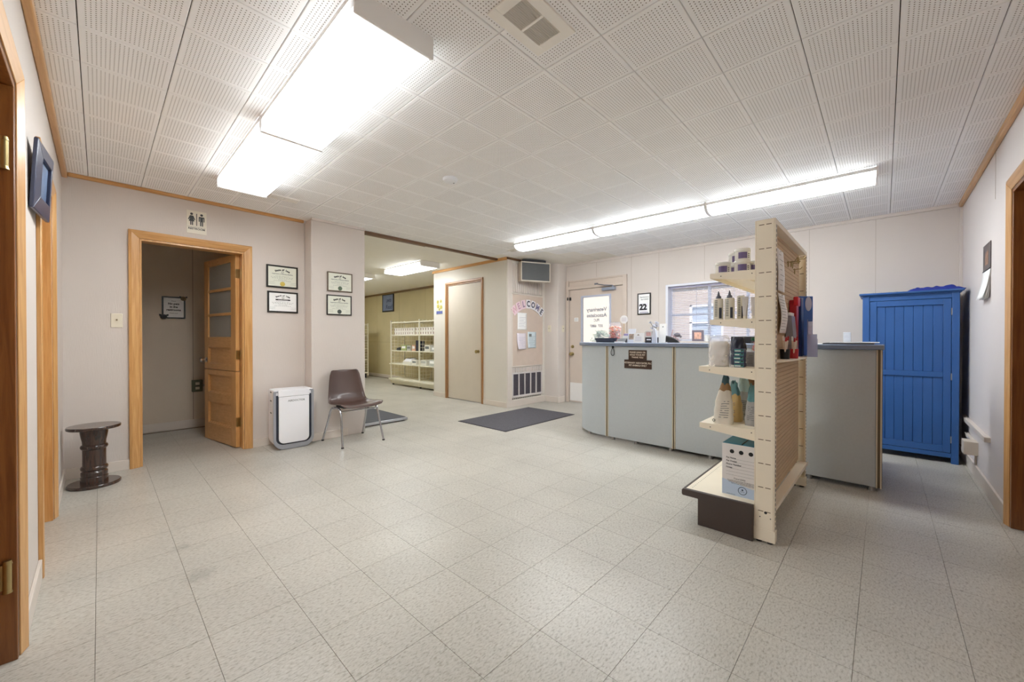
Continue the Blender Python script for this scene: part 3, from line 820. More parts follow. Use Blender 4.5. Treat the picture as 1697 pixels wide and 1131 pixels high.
lamp(3.59, 7.95, 0.37, 'fluorescent light on the stock room ceiling, half hidden by the pier', 'stock room lights', m=M_LAMP2)
lamp(3.70, 10.3, 0.37, 'fluorescent light at the far end of the stock room', 'stock room lights', m=M_LAMP2)

# ------------------------------------------------------------------ ceiling fittings
M_VENT = mat('vent_dark', (44, 41, 38), 0.8)
def vent(x, y, w, l, label, n, gap=0.012, border=0.045, rz=0.0, plate=None):
    t = T('ceiling_vent', label, 'vent', at((x, y, ZC), rz), 'ceiling vents')
    hw, hl = w / 2, l / 2
    fr = MB()
    fr.box(-hw - border, hw + border, -hl - border, -hl, -0.010, 0); fr.box(-hw - border, hw + border, hl, hl + border, -0.010, 0)
    fr.box(-hw - border, -hw, -hl, hl, -0.010, 0); fr.box(hw, hw + border, -hl, hl, -0.010, 0); fr.box(-gap / 2, gap / 2, -hl, hl, -0.010, 0)
    fr.build('frame', plate or mat('vent_plate', (246, 243, 236), 0.5), t, bev=0.002)
    MB().box(-hw, hw, -hl, hl, -0.002, -0.0005).build('throat', M_VENT, t)
    for s in (-1, 1):
        p = None
        for k in range(n):
            mb = MB(); yy = -hl + (k + 0.5) * l / n; x0, x1 = (gap / 2, hw) if s > 0 else (-hw, -gap / 2)
            mb.add([(x0, yy - 0.0016, -0.003), (x1, yy - 0.0016, -0.003), (x1, yy + 0.0012, -0.009), (x0, yy + 0.0012, -0.009), (x0, yy - 0.0006, -0.003), (x1, yy - 0.0006, -0.003), (x1, yy + 0.0022, -0.009), (x0, yy + 0.0022, -0.009)],
                   [(0, 1, 2, 3), (7, 6, 5, 4), (0, 4, 5, 1), (3, 2, 6, 7), (0, 3, 7, 4), (1, 5, 6, 2)])
            mb.build('slat', mat('vent_slat', (238, 234, 226), 0.5), t)
    return t
vent(1.21, 1.035, 0.222, 0.112, 'square white ceiling vent with two slatted grilles, overhead in front', 13)
vent(1.165, 3.97, 0.21, 0.075, 'small dark two-part ceiling vent beside the end of the wide light', 7, border=0.012)
vent(4.13, 3.86, 0.075, 0.19, 'small ceiling vent by the far end of the slim light row', 6, border=0.014)
t = T('smoke_detector', 'round white smoke detector on the ceiling tiles', 'smoke detector', frame((1.938, 2.521, ZC), (1, 0, 0), (0, -1, 0), (0, 0, -1)))
MB().lathe([(0.001, 0), (0.058, 0), (0.060, 0.006), (0.056, 0.022), (0.040, 0.032), (0.001, 0.034)], 28).build('shell', M_WHITE, t)
MB().cyl((0.028, 0.01, 0.030), (0.028, 0.01, 0.0345), 0.006).build('test_button', M_DARKGREY, t)

# ------------------------------------------------------------------ wall fittings and pictures
def switch(M, label, cat='light switch', w=0.070, h=0.115, toggle=True, m=None):
    t = T('light_switch' if toggle else 'outlet', label, cat, M)
    MB().box(-w / 2, w / 2, -h / 2, h / 2, 0.0, 0.006).build('plate', m or M_IVORY, t, bev=0.003)
    if toggle:
        MB().box(-0.012, 0.012, -0.018, 0.018, 0.006, 0.008).build('toggle_frame', M_IVORY, t)
        MB().box(-0.005, 0.005, -0.002, 0.012, 0.008, 0.018).build('toggle', mat('toggle_tan', (150, 132, 104), 0.4), t, bev=0.001)
    else:
        for y in (-0.024, 0.024): MB().box(-0.016, 0.016, y - 0.013, y + 0.013, 0.006, 0.009).build('socket', m or M_IVORY, t, bev=0.003)
    return t
switch(on_rear(0.099, 1.242), 'ivory toggle light switch beside the restroom doorway')
switch(on_front(4.20, 1.265, 5.36) if False else frame((5.36, 4.195, 1.265), (0, -1, 0), (0, 0, 1), (-1, 0, 0)), 'ivory light switch on the left face of the column')
switch(on_rear(5.50, 1.262, 4.01), 'ivory light switch on the column face beside the front door frame')
switch(on_front(0.29, 1.105), 'white wall outlet behind the counter, next to the blue cabinet', 'outlet', 0.062, 0.115, False, M_WHITE)

def picture_frame(t, w, h, fw, d, m_f, m_p, name='paper', inset=0.004):
    for b in ((-w / 2, w / 2, h / 2 - fw, h / 2), (-w / 2, w / 2, -h / 2, -h / 2 + fw), (-w / 2, -w / 2 + fw, -h / 2 + fw, h / 2 - fw), (w / 2 - fw, w / 2, -h / 2 + fw, h / 2 - fw)):
        MB().box(*b, 0, d).build('frame', m_f, t, bev=0.002)
    return MB().box(-w / 2 + fw, w / 2 - fw, -h / 2 + fw, h / 2 - fw, 0.001, d - inset).build(name, m_p, t)

M_FR = mat('frame_black', (30, 27, 25), 0.35)
M_FRB = mat('frame_bronze', (104, 90, 74), 0.35, metal=0.3)
def certificate(M, w, h, m_f, m_p, m_seal, label, banner=None, head='State of Iowa', fw=0.016, hs=0.026):
    t = T('framed_certificate', label, 'certificate', M, 'framed certificates')
    pp = picture_frame(t, w, h, fw, 0.016, m_f, m_p)
    z = 0.0122
    ink = MB(); ink.arc_text(head, hs, 0, h * 0.31, w * 0.45, 1.0, z, bold=0.0012)
    ink.lathe([(0.0105, 0), (0.0105, 0.0004), (0.008, 0.0004), (0.008, 0)], 16, (0, h * 0.20, z), ring=True)
    ink.build('heading', M_INK, pp)
    if banner:
        MB().box(-w * 0.24, w * 0.24, h * 0.08, h * 0.14, z, z + 0.0004).build('banner', M_INK, pp)
        bt = MB(); bt.text('Veterinary Medicine', 0.011, 0, h * 0.11, z + 0.0005, 0.0003); bt.build('banner_lettering', M_PAPER, pp)
    else:
        MB().text('Department of Veterinary Medicine', 0.0135, 0, h * 0.12, z, bold=0.0004).build('subheading', M_GREYINK, pp)
    ln = MB()
    for k, q in enumerate((0.02, -0.03, -0.08, -0.14, -0.19)):
        wd = w * (0.22, 0.36, 0.33, 0.14, 0.28)[k]
        n = 9
        for i in range(n):
            a = -wd + 2 * wd * i / n
            ln.box(a, a + 2 * wd / n * random.uniform(0.5, 0.9), h * q, h * q + 0.0022, z, z + 0.0003)
    for sx in (-1, 1):
        for q in (-0.26, -0.33): ln.box(sx * w * 0.34 - w * 0.09, sx * w * 0.34 + w * 0.09, h * q, h * q + 0.0014, z, z + 0.0003)
    ln.build('print', M_GREYINK, pp)
    if m_seal:
        MB().lathe([(0.001, 0), (0.0235, 0), (0.022, 0.0008), (0.015, 0.0008), (0.014, 0.0014), (0.001, 0.0014)], 26, (0, -h * 0.34 + 0.004, z)).build('seal', m_seal, pp)
    return t
certificate(on_rear(1.323, 1.739), 0.296, 0.232, M_FR, M_CREAM, mat('gold_seal', (206, 182, 84), 0.4), 'black framed certificate with a gold seal, upper left of the four')
certificate(on_rear(1.327, 1.474), 0.288, 0.220, M_FR, M_PAPER, None, 'black framed white certificate with a dark banner, under the gold-sealed one', banner=True, head='Board of Iowa', hs=0.018)
M_GSEAL = mat('green_seal', (96, 112, 90), 0.5)
certificate(on_rear(1.846, 1.720, 4.40), 0.276, 0.213, M_FRB, M_CREAM, M_GSEAL, 'bronze framed certificate with a green seal, above the chair', fw=0.012)
certificate(on_rear(1.838, 1.464, 4.40), 0.274, 0.222, M_FR, M_CREAM, mat('dark_seal', (70, 78, 72), 0.5), 'black framed certificate with a dark seal, just above the chair', fw=0.012)

# restroom sign
t = T('restroom_sign', 'white restroom sign with woman and man symbols above the doorway', 'sign', on_rear(0.619, 2.158))
MB().box(-0.072, 0.072, -0.104, 0.104, 0, 0.004).build('plate', mat('sign_white', (228, 222, 206), 0.4), t, bev=0.003)
M_PICT = mat('sign_symbol', (58, 62, 62), 0.5)
wm = MB(); wm.cyl((-0.036, 0.073, 0.004), (-0.036, 0.073, 0.0055), 0.0105, n=18)
wm.prism([(-0.048, 0.058), (-0.024, 0.058), (-0.010, 0.022), (-0.016, 0.018), (-0.024, 0.036), (-0.016, 0.006), (-0.026, 0.006), (-0.026, -0.028), (-0.034, -0.028), (-0.034, 0.006), (-0.038, 0.006), (-0.038, -0.028), (-0.046, -0.028), (-0.046, 0.006), (-0.056, 0.006), (-0.048, 0.036), (-0.056, 0.018), (-0.062, 0.022)], 0.004, 0.0055)
wm.build('woman_symbol', M_PICT, t)
MB().box(-0.003, 0.003, -0.030, 0.080, 0.004, 0.0055).build('divider', M_PICT, t)
mm = MB(); mm.cyl((0.036, 0.073, 0.004), (0.036, 0.073, 0.0055), 0.0105, n=18)
mm.prism([(0.018, 0.056), (0.054, 0.056), (0.057, 0.050), (0.057, 0.012), (0.050, 0.012), (0.050, 0.044), (0.047, 0.044), (0.047, -0.028), (0.038, -0.028), (0.038, 0.010), (0.034, 0.010), (0.034, -0.028), (0.025, -0.028), (0.025, 0.044), (0.022, 0.044), (0.022, 0.012), (0.015, 0.012), (0.015, 0.050)], 0.004, 0.0055)
mm.build('man_symbol', M_PICT, t)
MB().box(-0.064, 0.064, -0.044, -0.0425, 0.004, 0.005).build('rule', M_PICT, t)
MB().text('RESTROOM', 0.0235, 0, -0.060, 0.004, 0.0012, bold=0.0006).build('lettering', M_PICT, t)

# framed note in the restroom with two animal heads on its corners
t = T('framed_note', 'black framed restroom note with two small dog heads on its corners', 'sign', on_rear(0.613, 1.463, 6.165))
pp = picture_frame(t, 0.215, 0.262, 0.016, 0.016, M_FR, M_PAPER)
k_ = MB(); z = 0.0122
k_.text('Please', 0.016, 0, 0.078, z); k_.text('No pets', 0.031, 0, 0.045, z, bold=0.0012); k_.text('in the', 0.031, 0, 0.008, z, bold=0.0012)
k_.text('restrooms', 0.031, 0, -0.028, z, bold=0.0012); k_.text('Thank you!', 0.017, 0, -0.066, z)
k_.build('lettering', M_INK, pp)
def dog_head(x, y, m1, m2, s=1.0):
    h_ = MB(Matrix.Translation((x, y, 0.02)) @ Matrix.Scale(s, 4))
    h_.lathe([(0.001, -0.012), (0.022, -0.008), (0.028, 0.0), (0.022, 0.010), (0.001, 0.014)], 18, sx=1.0, sy=0.95)
    h_.lathe([(0.001, 0.006), (0.015, 0.010), (0.014, 0.018), (0.001, 0.022)], 14, (0, -0.009, 0))
    o = h_.build('dog_head', m1, t)
    e = MB(Matrix.Translation((x, y, 0.02)) @ Matrix.Scale(s, 4))
    for q in (-1, 1):
        e.prism([(q * 0.014, 0.022), (q * 0.038, 0.030), (q * 0.036, 0.006), (q * 0.024, 0.012)], 0.0, 0.006)
        e.cyl((q * 0.009, 0.006, 0.010), (q * 0.009, 0.006, 0.015), 0.003, n=8)
    e.cyl((0, -0.006, 0.018), (0, -0.006, 0.024), 0.0045, n=10)
    e.build('ears_and_nose', m2, o)
dog_head(0.088, 0.112, mat('dog_tan', (120, 104, 70), 0.6), M_DARKGREY)
dog_head(-0.090, -0.112, mat('dog_grey', (62, 58, 58), 0.6), M_BLACK, 1.1)

# outlet box with conduit in the restroom
t = T('outlet_box', 'metal outlet box with a pipe on the restroom wall', 'outlet', on_rear(0.828, 0.512, 6.165))
MB().box(-0.052, 0.052, -0.072, 0.072, 0, 0.05).build('box', mat('box_green', (96, 100, 78), 0.5), t, bev=0.004)
for y in (-0.028, 0.028): MB().box(-0.02, 0.02, y - 0.016, y + 0.016, 0.05, 0.054).build('socket', M_IVORY, t, bev=0.003)
MB().tube([(0.052, 0.0, 0.02), (0.3, 0.0, 0.02), (0.6, 0.0, 0.02)], 0.011).build('conduit', M_STEEL, t)

# dark frame on the left wall
t = T('picture_frame', 'deep navy picture frame hanging between the left wall doorways', 'picture', on_left(2.625, 1.765) @ Matrix.Translation((0, 0, 0.022)) @ Matrix.Rotation(math.radians(-5), 4, 'Y') @ Matrix.Rotation(math.radians(3), 4, 'X'))
M_NAVY = mat('navy_frame', (58, 64, 88), 0.28)
w_, h_, f_ = 0.29, 0.285, 0.062
def moulding(a, b, c, d):
    m_ = MB(); vs = [(*a, 0), (*b, 0), (*c, 0), (*d, 0), (*a, 0.013), (*b, 0.013), (*c, 0.020), (*d, 0.020)]
    m_.add(vs, [(3, 2, 1, 0), (4, 5, 6, 7), (0, 1, 5, 4), (1, 2, 6, 5), (2, 3, 7, 6), (3, 0, 4, 7)])
    m_.build('frame', M_NAVY, t, bev=0.003)
o_ = [(-w_ / 2, -h_ / 2), (w_ / 2, -h_ / 2), (w_ / 2, h_ / 2), (-w_ / 2, h_ / 2)]
i_ = [(-w_ / 2 + f_, -h_ / 2 + f_), (w_ / 2 - f_, -h_ / 2 + f_), (w_ / 2 - f_, h_ / 2 - f_), (-w_ / 2 + f_, h_ / 2 - f_)]
for k in range(4): moulding(o_[k], o_[(k + 1) % 4], i_[(k + 1) % 4], i_[k])
MB().box(-w_ / 2 + f_, w_ / 2 - f_, -h_ / 2 + f_, h_ / 2 - f_, 0.004, 0.008).build('print', mat('blue_print', (98, 118, 150), 0.4, var=0.2, vscale=14), t)

# wall calendar on the right wall
t = T('wall_calendar', 'wall calendar with a dark picture over loose white pages on the right wall', 'calendar', on_right(4.365, 1.565))
MB().box(-0.14, 0.14, 0.02, 0.205, 0.001, 0.004).build('picture', mat('calendar_picture', (70, 62, 66), 0.35, var=0.5, vscale=26), t)
MB().box(-0.05, 0.06, 0.055, 0.15, 0.004, 0.0045).build('photo', mat('calendar_photo', (150, 112, 88), 0.4, var=0.5, vscale=40), t)
for k, tl in enumerate((0.008, 0.018, 0.034)):
    MB().grid(lambda a, b, tl=tl, k=k: (-0.135 + 0.27 * a, 0.012 - 0.20 * b, 0.003 + 0.001 * k + tl * b ** 1.6), 4, 8).build('page', M_PAPER, t, solid=0.0006)
MB().tube([(-0.13, 0.016, 0.005), (0.13, 0.016, 0.005)], 0.004, n=6).build('binding', M_DARKGREY, t)

# rail, cable box on the right wall
one('wall_rail', 'white painted wooden rail low on the right wall', 'rail', MB().box(-0.55, 0.55, -0.018, 0.018, 0, 0.030), M_BASE, on_right(4.75, 0.395), bev=0.003)
t = T('junction_box', 'white square cable box under the wall rail', 'junction box', on_right(4.74, 0.235))
MB().box(-0.065, 0.065, -0.052, 0.052, 0, 0.075).build('box', mat('box_paint', (206, 194, 180), 0.5), t, bev=0.003)
MB().box(-0.45, -0.065, 0.02, 0.045, 0, 0.022).build('raceway', M_BASE, t, bev=0.002)
MB().box(-0.02, 0.0, -0.235, -0.052, 0, 0.012).build('raceway', M_BASE, t, bev=0.002)

# ------------------------------------------------------------------ stool
t = T('pedestal_stool', 'dark turned wood pedestal stool with round top by the left wall', 'stool', at((-0.030, 4.285, 0)))
MB().lathe([(0.001, 0), (0.140, 0), (0.143, 0.004), (0.143, 0.018), (0.138, 0.023), (0.001, 0.023)], 40).build('base', M_WALNUT, t)
cp = [(0.001, 0.0225), (0.074, 0.0225), (0.074, 0.065), (0.069, 0.070), (0.072, 0.080), (0.072, 0.100), (0.065, 0.108)]
def bead(z, r0, r1, hgt): return [(r0 + (r1 - r0) * math.sin(PI * k / 8) ** 0.6, z - hgt / 2 + hgt * k / 8) for k in range(9)]
cp += bead(0.130, 0.063, 0.074, 0.036) + [(0.063, 0.150), (0.0625, 0.22), (0.063, 0.268)] + bead(0.288, 0.063, 0.074, 0.036) + [(0.063, 0.310), (0.064, 0.33), (0.070, 0.36), (0.075, 0.395), (0.075, 0.4225), (0.001, 0.4225)]
MB().lathe(cp, 40).build('column', M_WALNUT, t)
MB().lathe([(0.001, 0.422), (0.138, 0.422), (0.144, 0.427), (0.144, 0.441), (0.141, 0.445), (0.001, 0.445)], 44).build('top', M_WALNUT, t)

# ------------------------------------------------------------------ air purifier
t = T('air_purifier', 'white air purifier with a silver rim standing against the wall', 'air purifier', at((1.335, 4.262, 0), math.radians(-3.5)))
def outline(w, h0, h1, rb, rt, n=8):
    p = []
    for cx_, cy_, a0, r in ((w / 2 - rb, h0 + rb, -90, rb), (w / 2 - rt, h1 - rt, 0, rt), (-w / 2 + rt, h1 - rt, 90, rt), (-w / 2 + rb, h0 + rb, 180, rb)):
        for k in range(n + 1):
            a = math.radians(a0 + 90 * k / n); p.append((cx_ + r * math.cos(a), cy_ + r * math.sin(a)))
    return p
M_PUR = mat('purifier_white', (240, 241, 246), 0.35)
MB().prism(outline(0.352, 0.012, 0.585, 0.085, 0.012), 0.012, 0.232, 'y').build('body', M_PUR, t, bev=0.006, angle=50)
def ring(o1, o2, y0, y1, nm, m):
    n = len(o1); b_ = MB()
    vs = [(p[0], y0, p[1]) for p in o1] + [(p[0], y0, p[1]) for p in o2] + [(p[0], y1, p[1]) for p in o1] + [(p[0], y1, p[1]) for p in o2]
    fs = []
    for i in range(n):
        j = (i + 1) % n
        fs += [(i, n + i, n + j, j)[::-1], (2 * n + i, 2 * n + j, 3 * n + j, 3 * n + i)[::-1], (i, j, 2 * n + j, 2 * n + i)[::-1], (n + i, 3 * n + i, 3 * n + j, n + j)[::-1]]
    b_.add(vs, fs); return b_.build(nm, m, t, angle=40)
ring(outline(0.362, 0.004, 0.578, 0.095, 0.014), outline(0.318, 0.050, 0.565, 0.065, 0.01), 0.000, 0.016, 'silver_rim', mat('silver_plastic', (172, 176, 186), 0.3, metal=0.6))
MB().prism(outline(0.320, 0.045, 0.535, 0.07, 0.01), 0.006, 0.018, 'y').build('intake_gap', mat('intake_dark', (40, 44, 58), 0.5), t)
MB().prism(outline(0.272, 0.062, 0.520, 0.050, 0.006), -0.006, 0.010, 'y').build('front_panel', M_PUR, t, bev=0.004, angle=50)
MB().prism(outline(0.280, 0.523, 0.588, 0.004, 0.010), -0.006, 0.222, 'y').build('top_lid', M_PUR, t, bev=0.004, angle=50)
MB(frame((0.02, -0.006, 0.478), (1, 0, 0), (0, 0, 1), (0, -1, 0))).text('AIRDOCTOR', 0.026, 0, 0, 0, bold=0.0004).build('lettering', M_GREYINK, t)
sv = MB()
for z in (0.35, 0.47, 0.555): sv.box(-0.177, -0.1755, 0.10, 0.16, z, z + 0.012)
sv.build('side_vent', M_GREYINK, t)
MB().box(-0.12, 0.12, 0.03, 0.20, 0.0, 0.014).build('foot', M_BLACK, t)

# ------------------------------------------------------------------ chair
t = T('chair', 'brown plastic shell chair with chrome tube legs against the pier', 'chair', at((1.872, 4.12, 0), math.radians(1.5)))
prf = [(-0.225, 0.386), (-0.215, 0.402), (-0.19, 0.411), (-0.10, 0.404), (0.0, 0.396), (0.08, 0.394), (0.125, 0.405), (0.155, 0.435), (0.175, 0.49), (0.190, 0.56), (0.205, 0.64), (0.214, 0.70), (0.220, 0.742), (0.223, 0.748)]
wid = [0.205, 0.222, 0.230, 0.228, 0.224, 0.218, 0.212, 0.206, 0.198, 0.188, 0.176, 0.165, 0.148, 0.128]
def shell(a, b):
    s = b * (len(prf) - 1); i = min(int(s), len(prf) - 2); f = s - i
    f2 = f
    y = prf[i][0] * (1 - f2) + prf[i + 1][0] * f2; z = prf[i][1] * (1 - f2) + prf[i + 1][1] * f2; w = wid[i] * (1 - f2) + wid[i + 1] * f2
    u = 2 * a - 1; c = abs(u) ** 3.0
    isback = max(0.0, min(1.0, (b - 0.45) / 0.2))
    return (u * w, y - 0.035 * c * isback * (1.2 - 0.6 * isback), z + 0.018 * c * (1 - isback) - 0.006 * (1 - u * u) * (1 - isback))
MB().grid(shell, 14, 39).build('seat_shell', mat('brown_shell', (82, 62, 56), 0.32, var=0.04, vscale=5, coat=0.2), t, solid=0.007, angle=80)
def sm(pts, n=6):
    out = []
    P_ = [pts[0]] + pts + [pts[-1]]
    for i in range(1, len(P_) - 2):
        p0, p1, p2, p3 = [Vector(q) for q in P_[i - 1:i + 3]]
        for k in range(n):
            s = k / n
            out.append(0.5 * ((2 * p1) + (-p0 + p2) * s + (2 * p0 - 5 * p1 + 4 * p2 - p3) * s * s + (-p0 + 3 * p1 - 3 * p2 + p3) * s ** 3))
    out.append(Vector(pts[-1])); return out
for s in (-1, 1):
    fl_ = MB().tube(sm([(s * 0.222, -0.225, 0.012), (s * 0.208, -0.175, 0.20), (s * 0.200, -0.140, 0.325), (s * 0.197, -0.105, 0.368), (s * 0.195, -0.03, 0.376)]), 0.0105, 10).build('leg', M_CHROME, t)
    MB().lathe([(0.001, 0), (0.014, 0), (0.013, 0.012), (0.001, 0.014)], 14, (s * 0.222, -0.225, 0)).build('foot_cap', M_BLACK, fl_)
    rl_ = MB().tube(sm([(s * 0.195, -0.03, 0.376), (s * 0.196, 0.05, 0.370), (s * 0.200, 0.095, 0.33), (s * 0.210, 0.15, 0.20), (s * 0.224, 0.238, 0.012)]), 0.0105, 10).build('leg', M_CHROME, t)
    MB().lathe([(0.001, 0), (0.014, 0), (0.013, 0.012), (0.001, 0.014)], 14, (s * 0.224, 0.238, 0)).build('foot_cap', M_BLACK, rl_)
for y, z in ((-0.145, 0.350), (0.07, 0.355)): MB().cyl((-0.200, y, z), (0.200, y, z), 0.008, n=10).build('crossbar', M_CHROME, t)
MB().box(-0.16, 0.16, -0.12, 0.06, 0.374, 0.390).build('seat_mount', M_DARKGREY, t)

# ------------------------------------------------------------------ pet scale and floor mat
t = T('pet_scale', 'low dark floor scale platform with a steel rim behind the pier', 'scale', at((2.50, 5.22, 0)))
MB().box(-0.335, 0.335, -0.605, 0.60, 0.012, 0.045).build('rim', mat('scale_steel', (188, 190, 196), 0.35, metal=0.7), t, bev=0.004)
MB().box(-0.318, 0.318, -0.588, 0.583, 0.045, 0.050).build('rubber_top', mat('scale_rubber', (66, 68, 76), 0.7, bump=0.3, bscale=200), t)
for x in (-0.29, 0.29):
    for y in (-0.55, 0.55): MB().cyl((x, y, 0), (x, y, 0.012), 0.025).build('foot', M_BLACK, t)
MM = mat('mat_carpet', (84, 82, 88), 0.95, var=0.12, vscale=40, bump=0.5, bscale=300)
t = T('floor_mat', 'dark grey entrance floor mat lying in front of the bulletin board', 'mat', at((3.975, 3.64, 0), math.radians(0.6)))
MB().prism([(-0.70, -0.40), (-0.685, -0.415), (0.685, -0.415), (0.70, -0.40), (0.70, 0.41), (0.685, 0.425), (-0.685, 0.425), (-0.70, 0.41)], 0.0, 0.007).build('pile', MM, t)
eg = MB()
eg.box(-0.715, 0.715, -0.43, -0.415, 0, 0.005); eg.box(-0.715, 0.715, 0.425, 0.44, 0, 0.005); eg.box(-0.715, -0.70, -0.415, 0.425, 0, 0.005); eg.box(0.70, 0.715, -0.415, 0.425, 0, 0.005)
eg.build('rubber_edge', mat('mat_edge', (62, 60, 66), 0.8), t)

# ------------------------------------------------------------------ reception counter
M_PANEL = mat('panel_fabric', (196, 204, 210), 0.75, var=0.02, vscale=60, bump=0.2, bscale=500)
M_POST = mat('counter_trim', (222, 214, 194), 0.4)
M_POSTD = mat('counter_trim_dark', (116, 100, 74), 0.5)
t = T('reception_counter', 'reception counter of grey-blue panels with a rounded far end', 'counter', at((3.8, 1.2, 0)))
zb, zt = 0.032, 1.012
ys = [0.022, 0.742, 1.462, 2.182]
for a, b in zip(ys[:-1], ys[1:]):
    W(t).box(3.80, 3.86, a + 0.016, b - 0.016, zb, zt).build('panel', M_PANEL, t, bev=0.004)
for y in ys:
    for d in (-0.011, 0.011): W(t).box(3.797, 3.86, y + d - 0.004, y + d + 0.004, zb - 0.004, zt).build('seam_strip', M_POST, t)
    W(t).box(3.805, 3.86, y - 0.007, y + 0.007, zb, zt).build('seam_groove', M_POSTD, t)
def arc(cx_, cy_, r, a0, a1, n): return [(cx_ + r * math.cos(math.radians(a0 + (a1 - a0) * k / n)), cy_ + r * math.sin(math.radians(a0 + (a1 - a0) * k / n))) for k in range(n + 1)]
RC = 0.56; cxx, cyy = 3.80 + RC, 2.198
W(t).prism(arc(cxx, cyy, RC, 180, 90, 20) + arc(cxx, cyy, RC - 0.05, 90, 180, 20), zb, zt).build('curved_panel', M_PANEL, t, angle=25)
W(t).box(cxx, 4.62, cyy + RC - 0.05, cyy + RC, zb, zt).build('panel', M_PANEL, t)
W(t).box(3.82, 4.20, 0.004, 0.03, zb, zt).build('panel', mat('end_panel_fabric', (150, 146, 134), 0.75), t)
W(t).box(3.87, 4.55, 0.03, 2.19, 0.70, 0.73).build('desk_top', mat('desk_laminate', (170, 164, 152), 0.4), t)
W(t).box(4.50, 4.53, 0.03, 2.19, 0.0, 0.70).build('desk_panel', M_PANEL, t)
for y in (0.06, 0.42, 0.78, 1.14, 1.50, 1.86, 2.12): W(t).cyl((3.83, y, 0), (3.83, y, 0.032), 0.022, 0.016, n=14).build('foot', M_STEEL, t)
for a in (150, 115): W(t).cyl((cxx + (RC - 0.03) * math.cos(math.radians(a)), cyy + (RC - 0.03) * math.sin(math.radians(a)), 0), (cxx + (RC - 0.03) * math.cos(math.radians(a)), cyy + (RC - 0.03) * math.sin(math.radians(a)), 0.032), 0.022, 0.016, n=14).build('foot', M_STEEL, t)
W(t).cyl((4.5, cyy + RC - 0.03, 0), (4.5, cyy + RC - 0.03, 0.032), 0.022, 0.016, n=14).build('foot', M_STEEL, t)
M_TOP = mat('counter_laminate', (124, 138, 162), 0.22, var=0.03, vscale=30, coat=0.2)
ot = [(3.765, -0.005), (4.17, -0.005), (4.17, 2.198)] + arc(cxx, cyy, RC - 0.37, 180, 90, 8)[0:] + [(4.70, cyy + RC - 0.37), (4.70, cyy + RC + 0.035)] + arc(cxx, cyy, RC + 0.035, 90, 180, 22)
one('counter_worktop', 'blue-grey laminate worktop running along the reception counter', 'worktop', MB(at((-3.8, -1.2, -1.013))).prism(ot, 1.013, 1.050), M_TOP, at((3.8, 1.2, 1.013)), bev=0.006, angle=30)

# signs fixed to the counter front
M_SIGNB = mat('engraved_brown', (62, 42, 34), 0.4)
def brown_sign(y, z, w, h, lines, label, size):
    t = T('engraved_sign', label, 'sign', on_front(y, z, 3.7995))
    MB().box(-w / 2, w / 2, -h / 2, h / 2, 0, 0.005).build('plate', M_SIGNB, t, bev=0.001)
    k_ = MB(); n = len(lines)
    for i, l in enumerate(lines): k_.text(l, size, 0, (n - 1) * 0.5 * size * 1.12 - i * size * 1.12, 0.005, 0.0008, bold=0.0007, wscale=0.92)
    k_.build('lettering', mat('engraved_white', (214, 204, 190), 0.6), t)
brown_sign(1.830, 0.925, 0.197, 0.100, ['PLEASE LEASH OR', 'HOLD YOUR PET', 'THANK YOU'], 'upper brown engraved sign on the counter asking to leash pets', 0.0235)
brown_sign(1.828, 0.829, 0.296, 0.090, ['VETERINARY ASSOCIATES, PLC', 'PET ANIMALS ONLY'], 'lower, wider brown engraved sign with the practice name', 0.0235)
# snap hook under the worktop
t = T('snap_hook', 'black snap hook hanging from the edge of the counter top', 'hook', on_front(2.105, 1.0135, 3.79))
MB().box(-0.008, 0.008, -0.022, 0, -0.006, 0.012).build('bracket', M_BLACK, t)
MB().tube([(0.018 * math.sin(a) * (1.0 - 0.35 * math.cos(a)), -0.062 + 0.040 * math.cos(a), 0.006) for a in [2 * PI * k / 22 for k in range(22)]], 0.0038, 8, closed=True).build('ring', M_DARKGREY, t)

# ------------------------------------------------------------------ shelf unit (gondola)
t = T('shelf_unit', 'cream metal display shelving with a pegboard back, standing in the middle of the room', 'shelving', at((3.0, 0.46, 0)))
def post(x0, x1, face):
    m_ = W(t); m_.box(x0, x1, 0.412, 0.418, 0.02, 1.727); m_.box(x0, x1, 0.500, 0.506, 0.02, 1.727)
    m_.box(*((x0, x0 + 0.005) if face < 0 else (x1 - 0.005, x1)), 0.418, 0.500, 0.02, 1.727)
    o = m_.build('post', M_SHELF, t, bev=0.002)
    sl_ = W(t); xf = x0 - 0.0006 if face < 0 else x1 - 0.0056 - 0.006
    for k in range(13):
        z = 1.70 - k * 0.1275
        for y0 in (0.430, 0.463): sl_.box(xf, xf + 0.002, y0, y0 + 0.024, z - 0.002, z + 0.002)
    sl_.build('slots', mat('slot_shadow', (112, 96, 72), 0.8), o)
    hl = W(t)
    for k in range(64):
        z = 0.08 + k * 0.0254
        hl.box((x0 + x1) / 2 - 0.004, (x0 + x1) / 2 + 0.004, 0.4112, 0.4125, z, z + 0.014)
    hl.build('holes', M_VENT, o)
    W(t).box(x0 - 0.002, x1 + 0.002, 0.408, 0.510, 0.012, 0.075).build('shoe', M_SHELF, o, bev=0.002)
    W(t).cyl(((x0 + x1) / 2, 0.435, 0), ((x0 + x1) / 2, 0.435, 0.02), 0.014, n=12).build('leveller', M_DARKGREY, o)
    W(t).cyl(((x0 + x1) / 2, 0.485, 0), ((x0 + x1) / 2, 0.485, 0.02), 0.014, n=12).build('leveller', M_DARKGREY, o)
post(2.437, 2.478, -1); post(3.545, 3.588, 1)
kh = W(t)
kh.cyl((2.4362, 0.452, 0.165), (2.4385, 0.452, 0.165), 0.007, n=12)
for y in (0.43, 0.478): kh.cyl((2.4362, y, 0.138), (2.4385, y, 0.138), 0.003, n=8)
kh.build('bolt_holes', M_BLACK, t)
W(t).box(2.478, 3.545, 0.412, 0.506, 1.700, 1.727).build('top_rail', M_SHELF, t, bev=0.002)
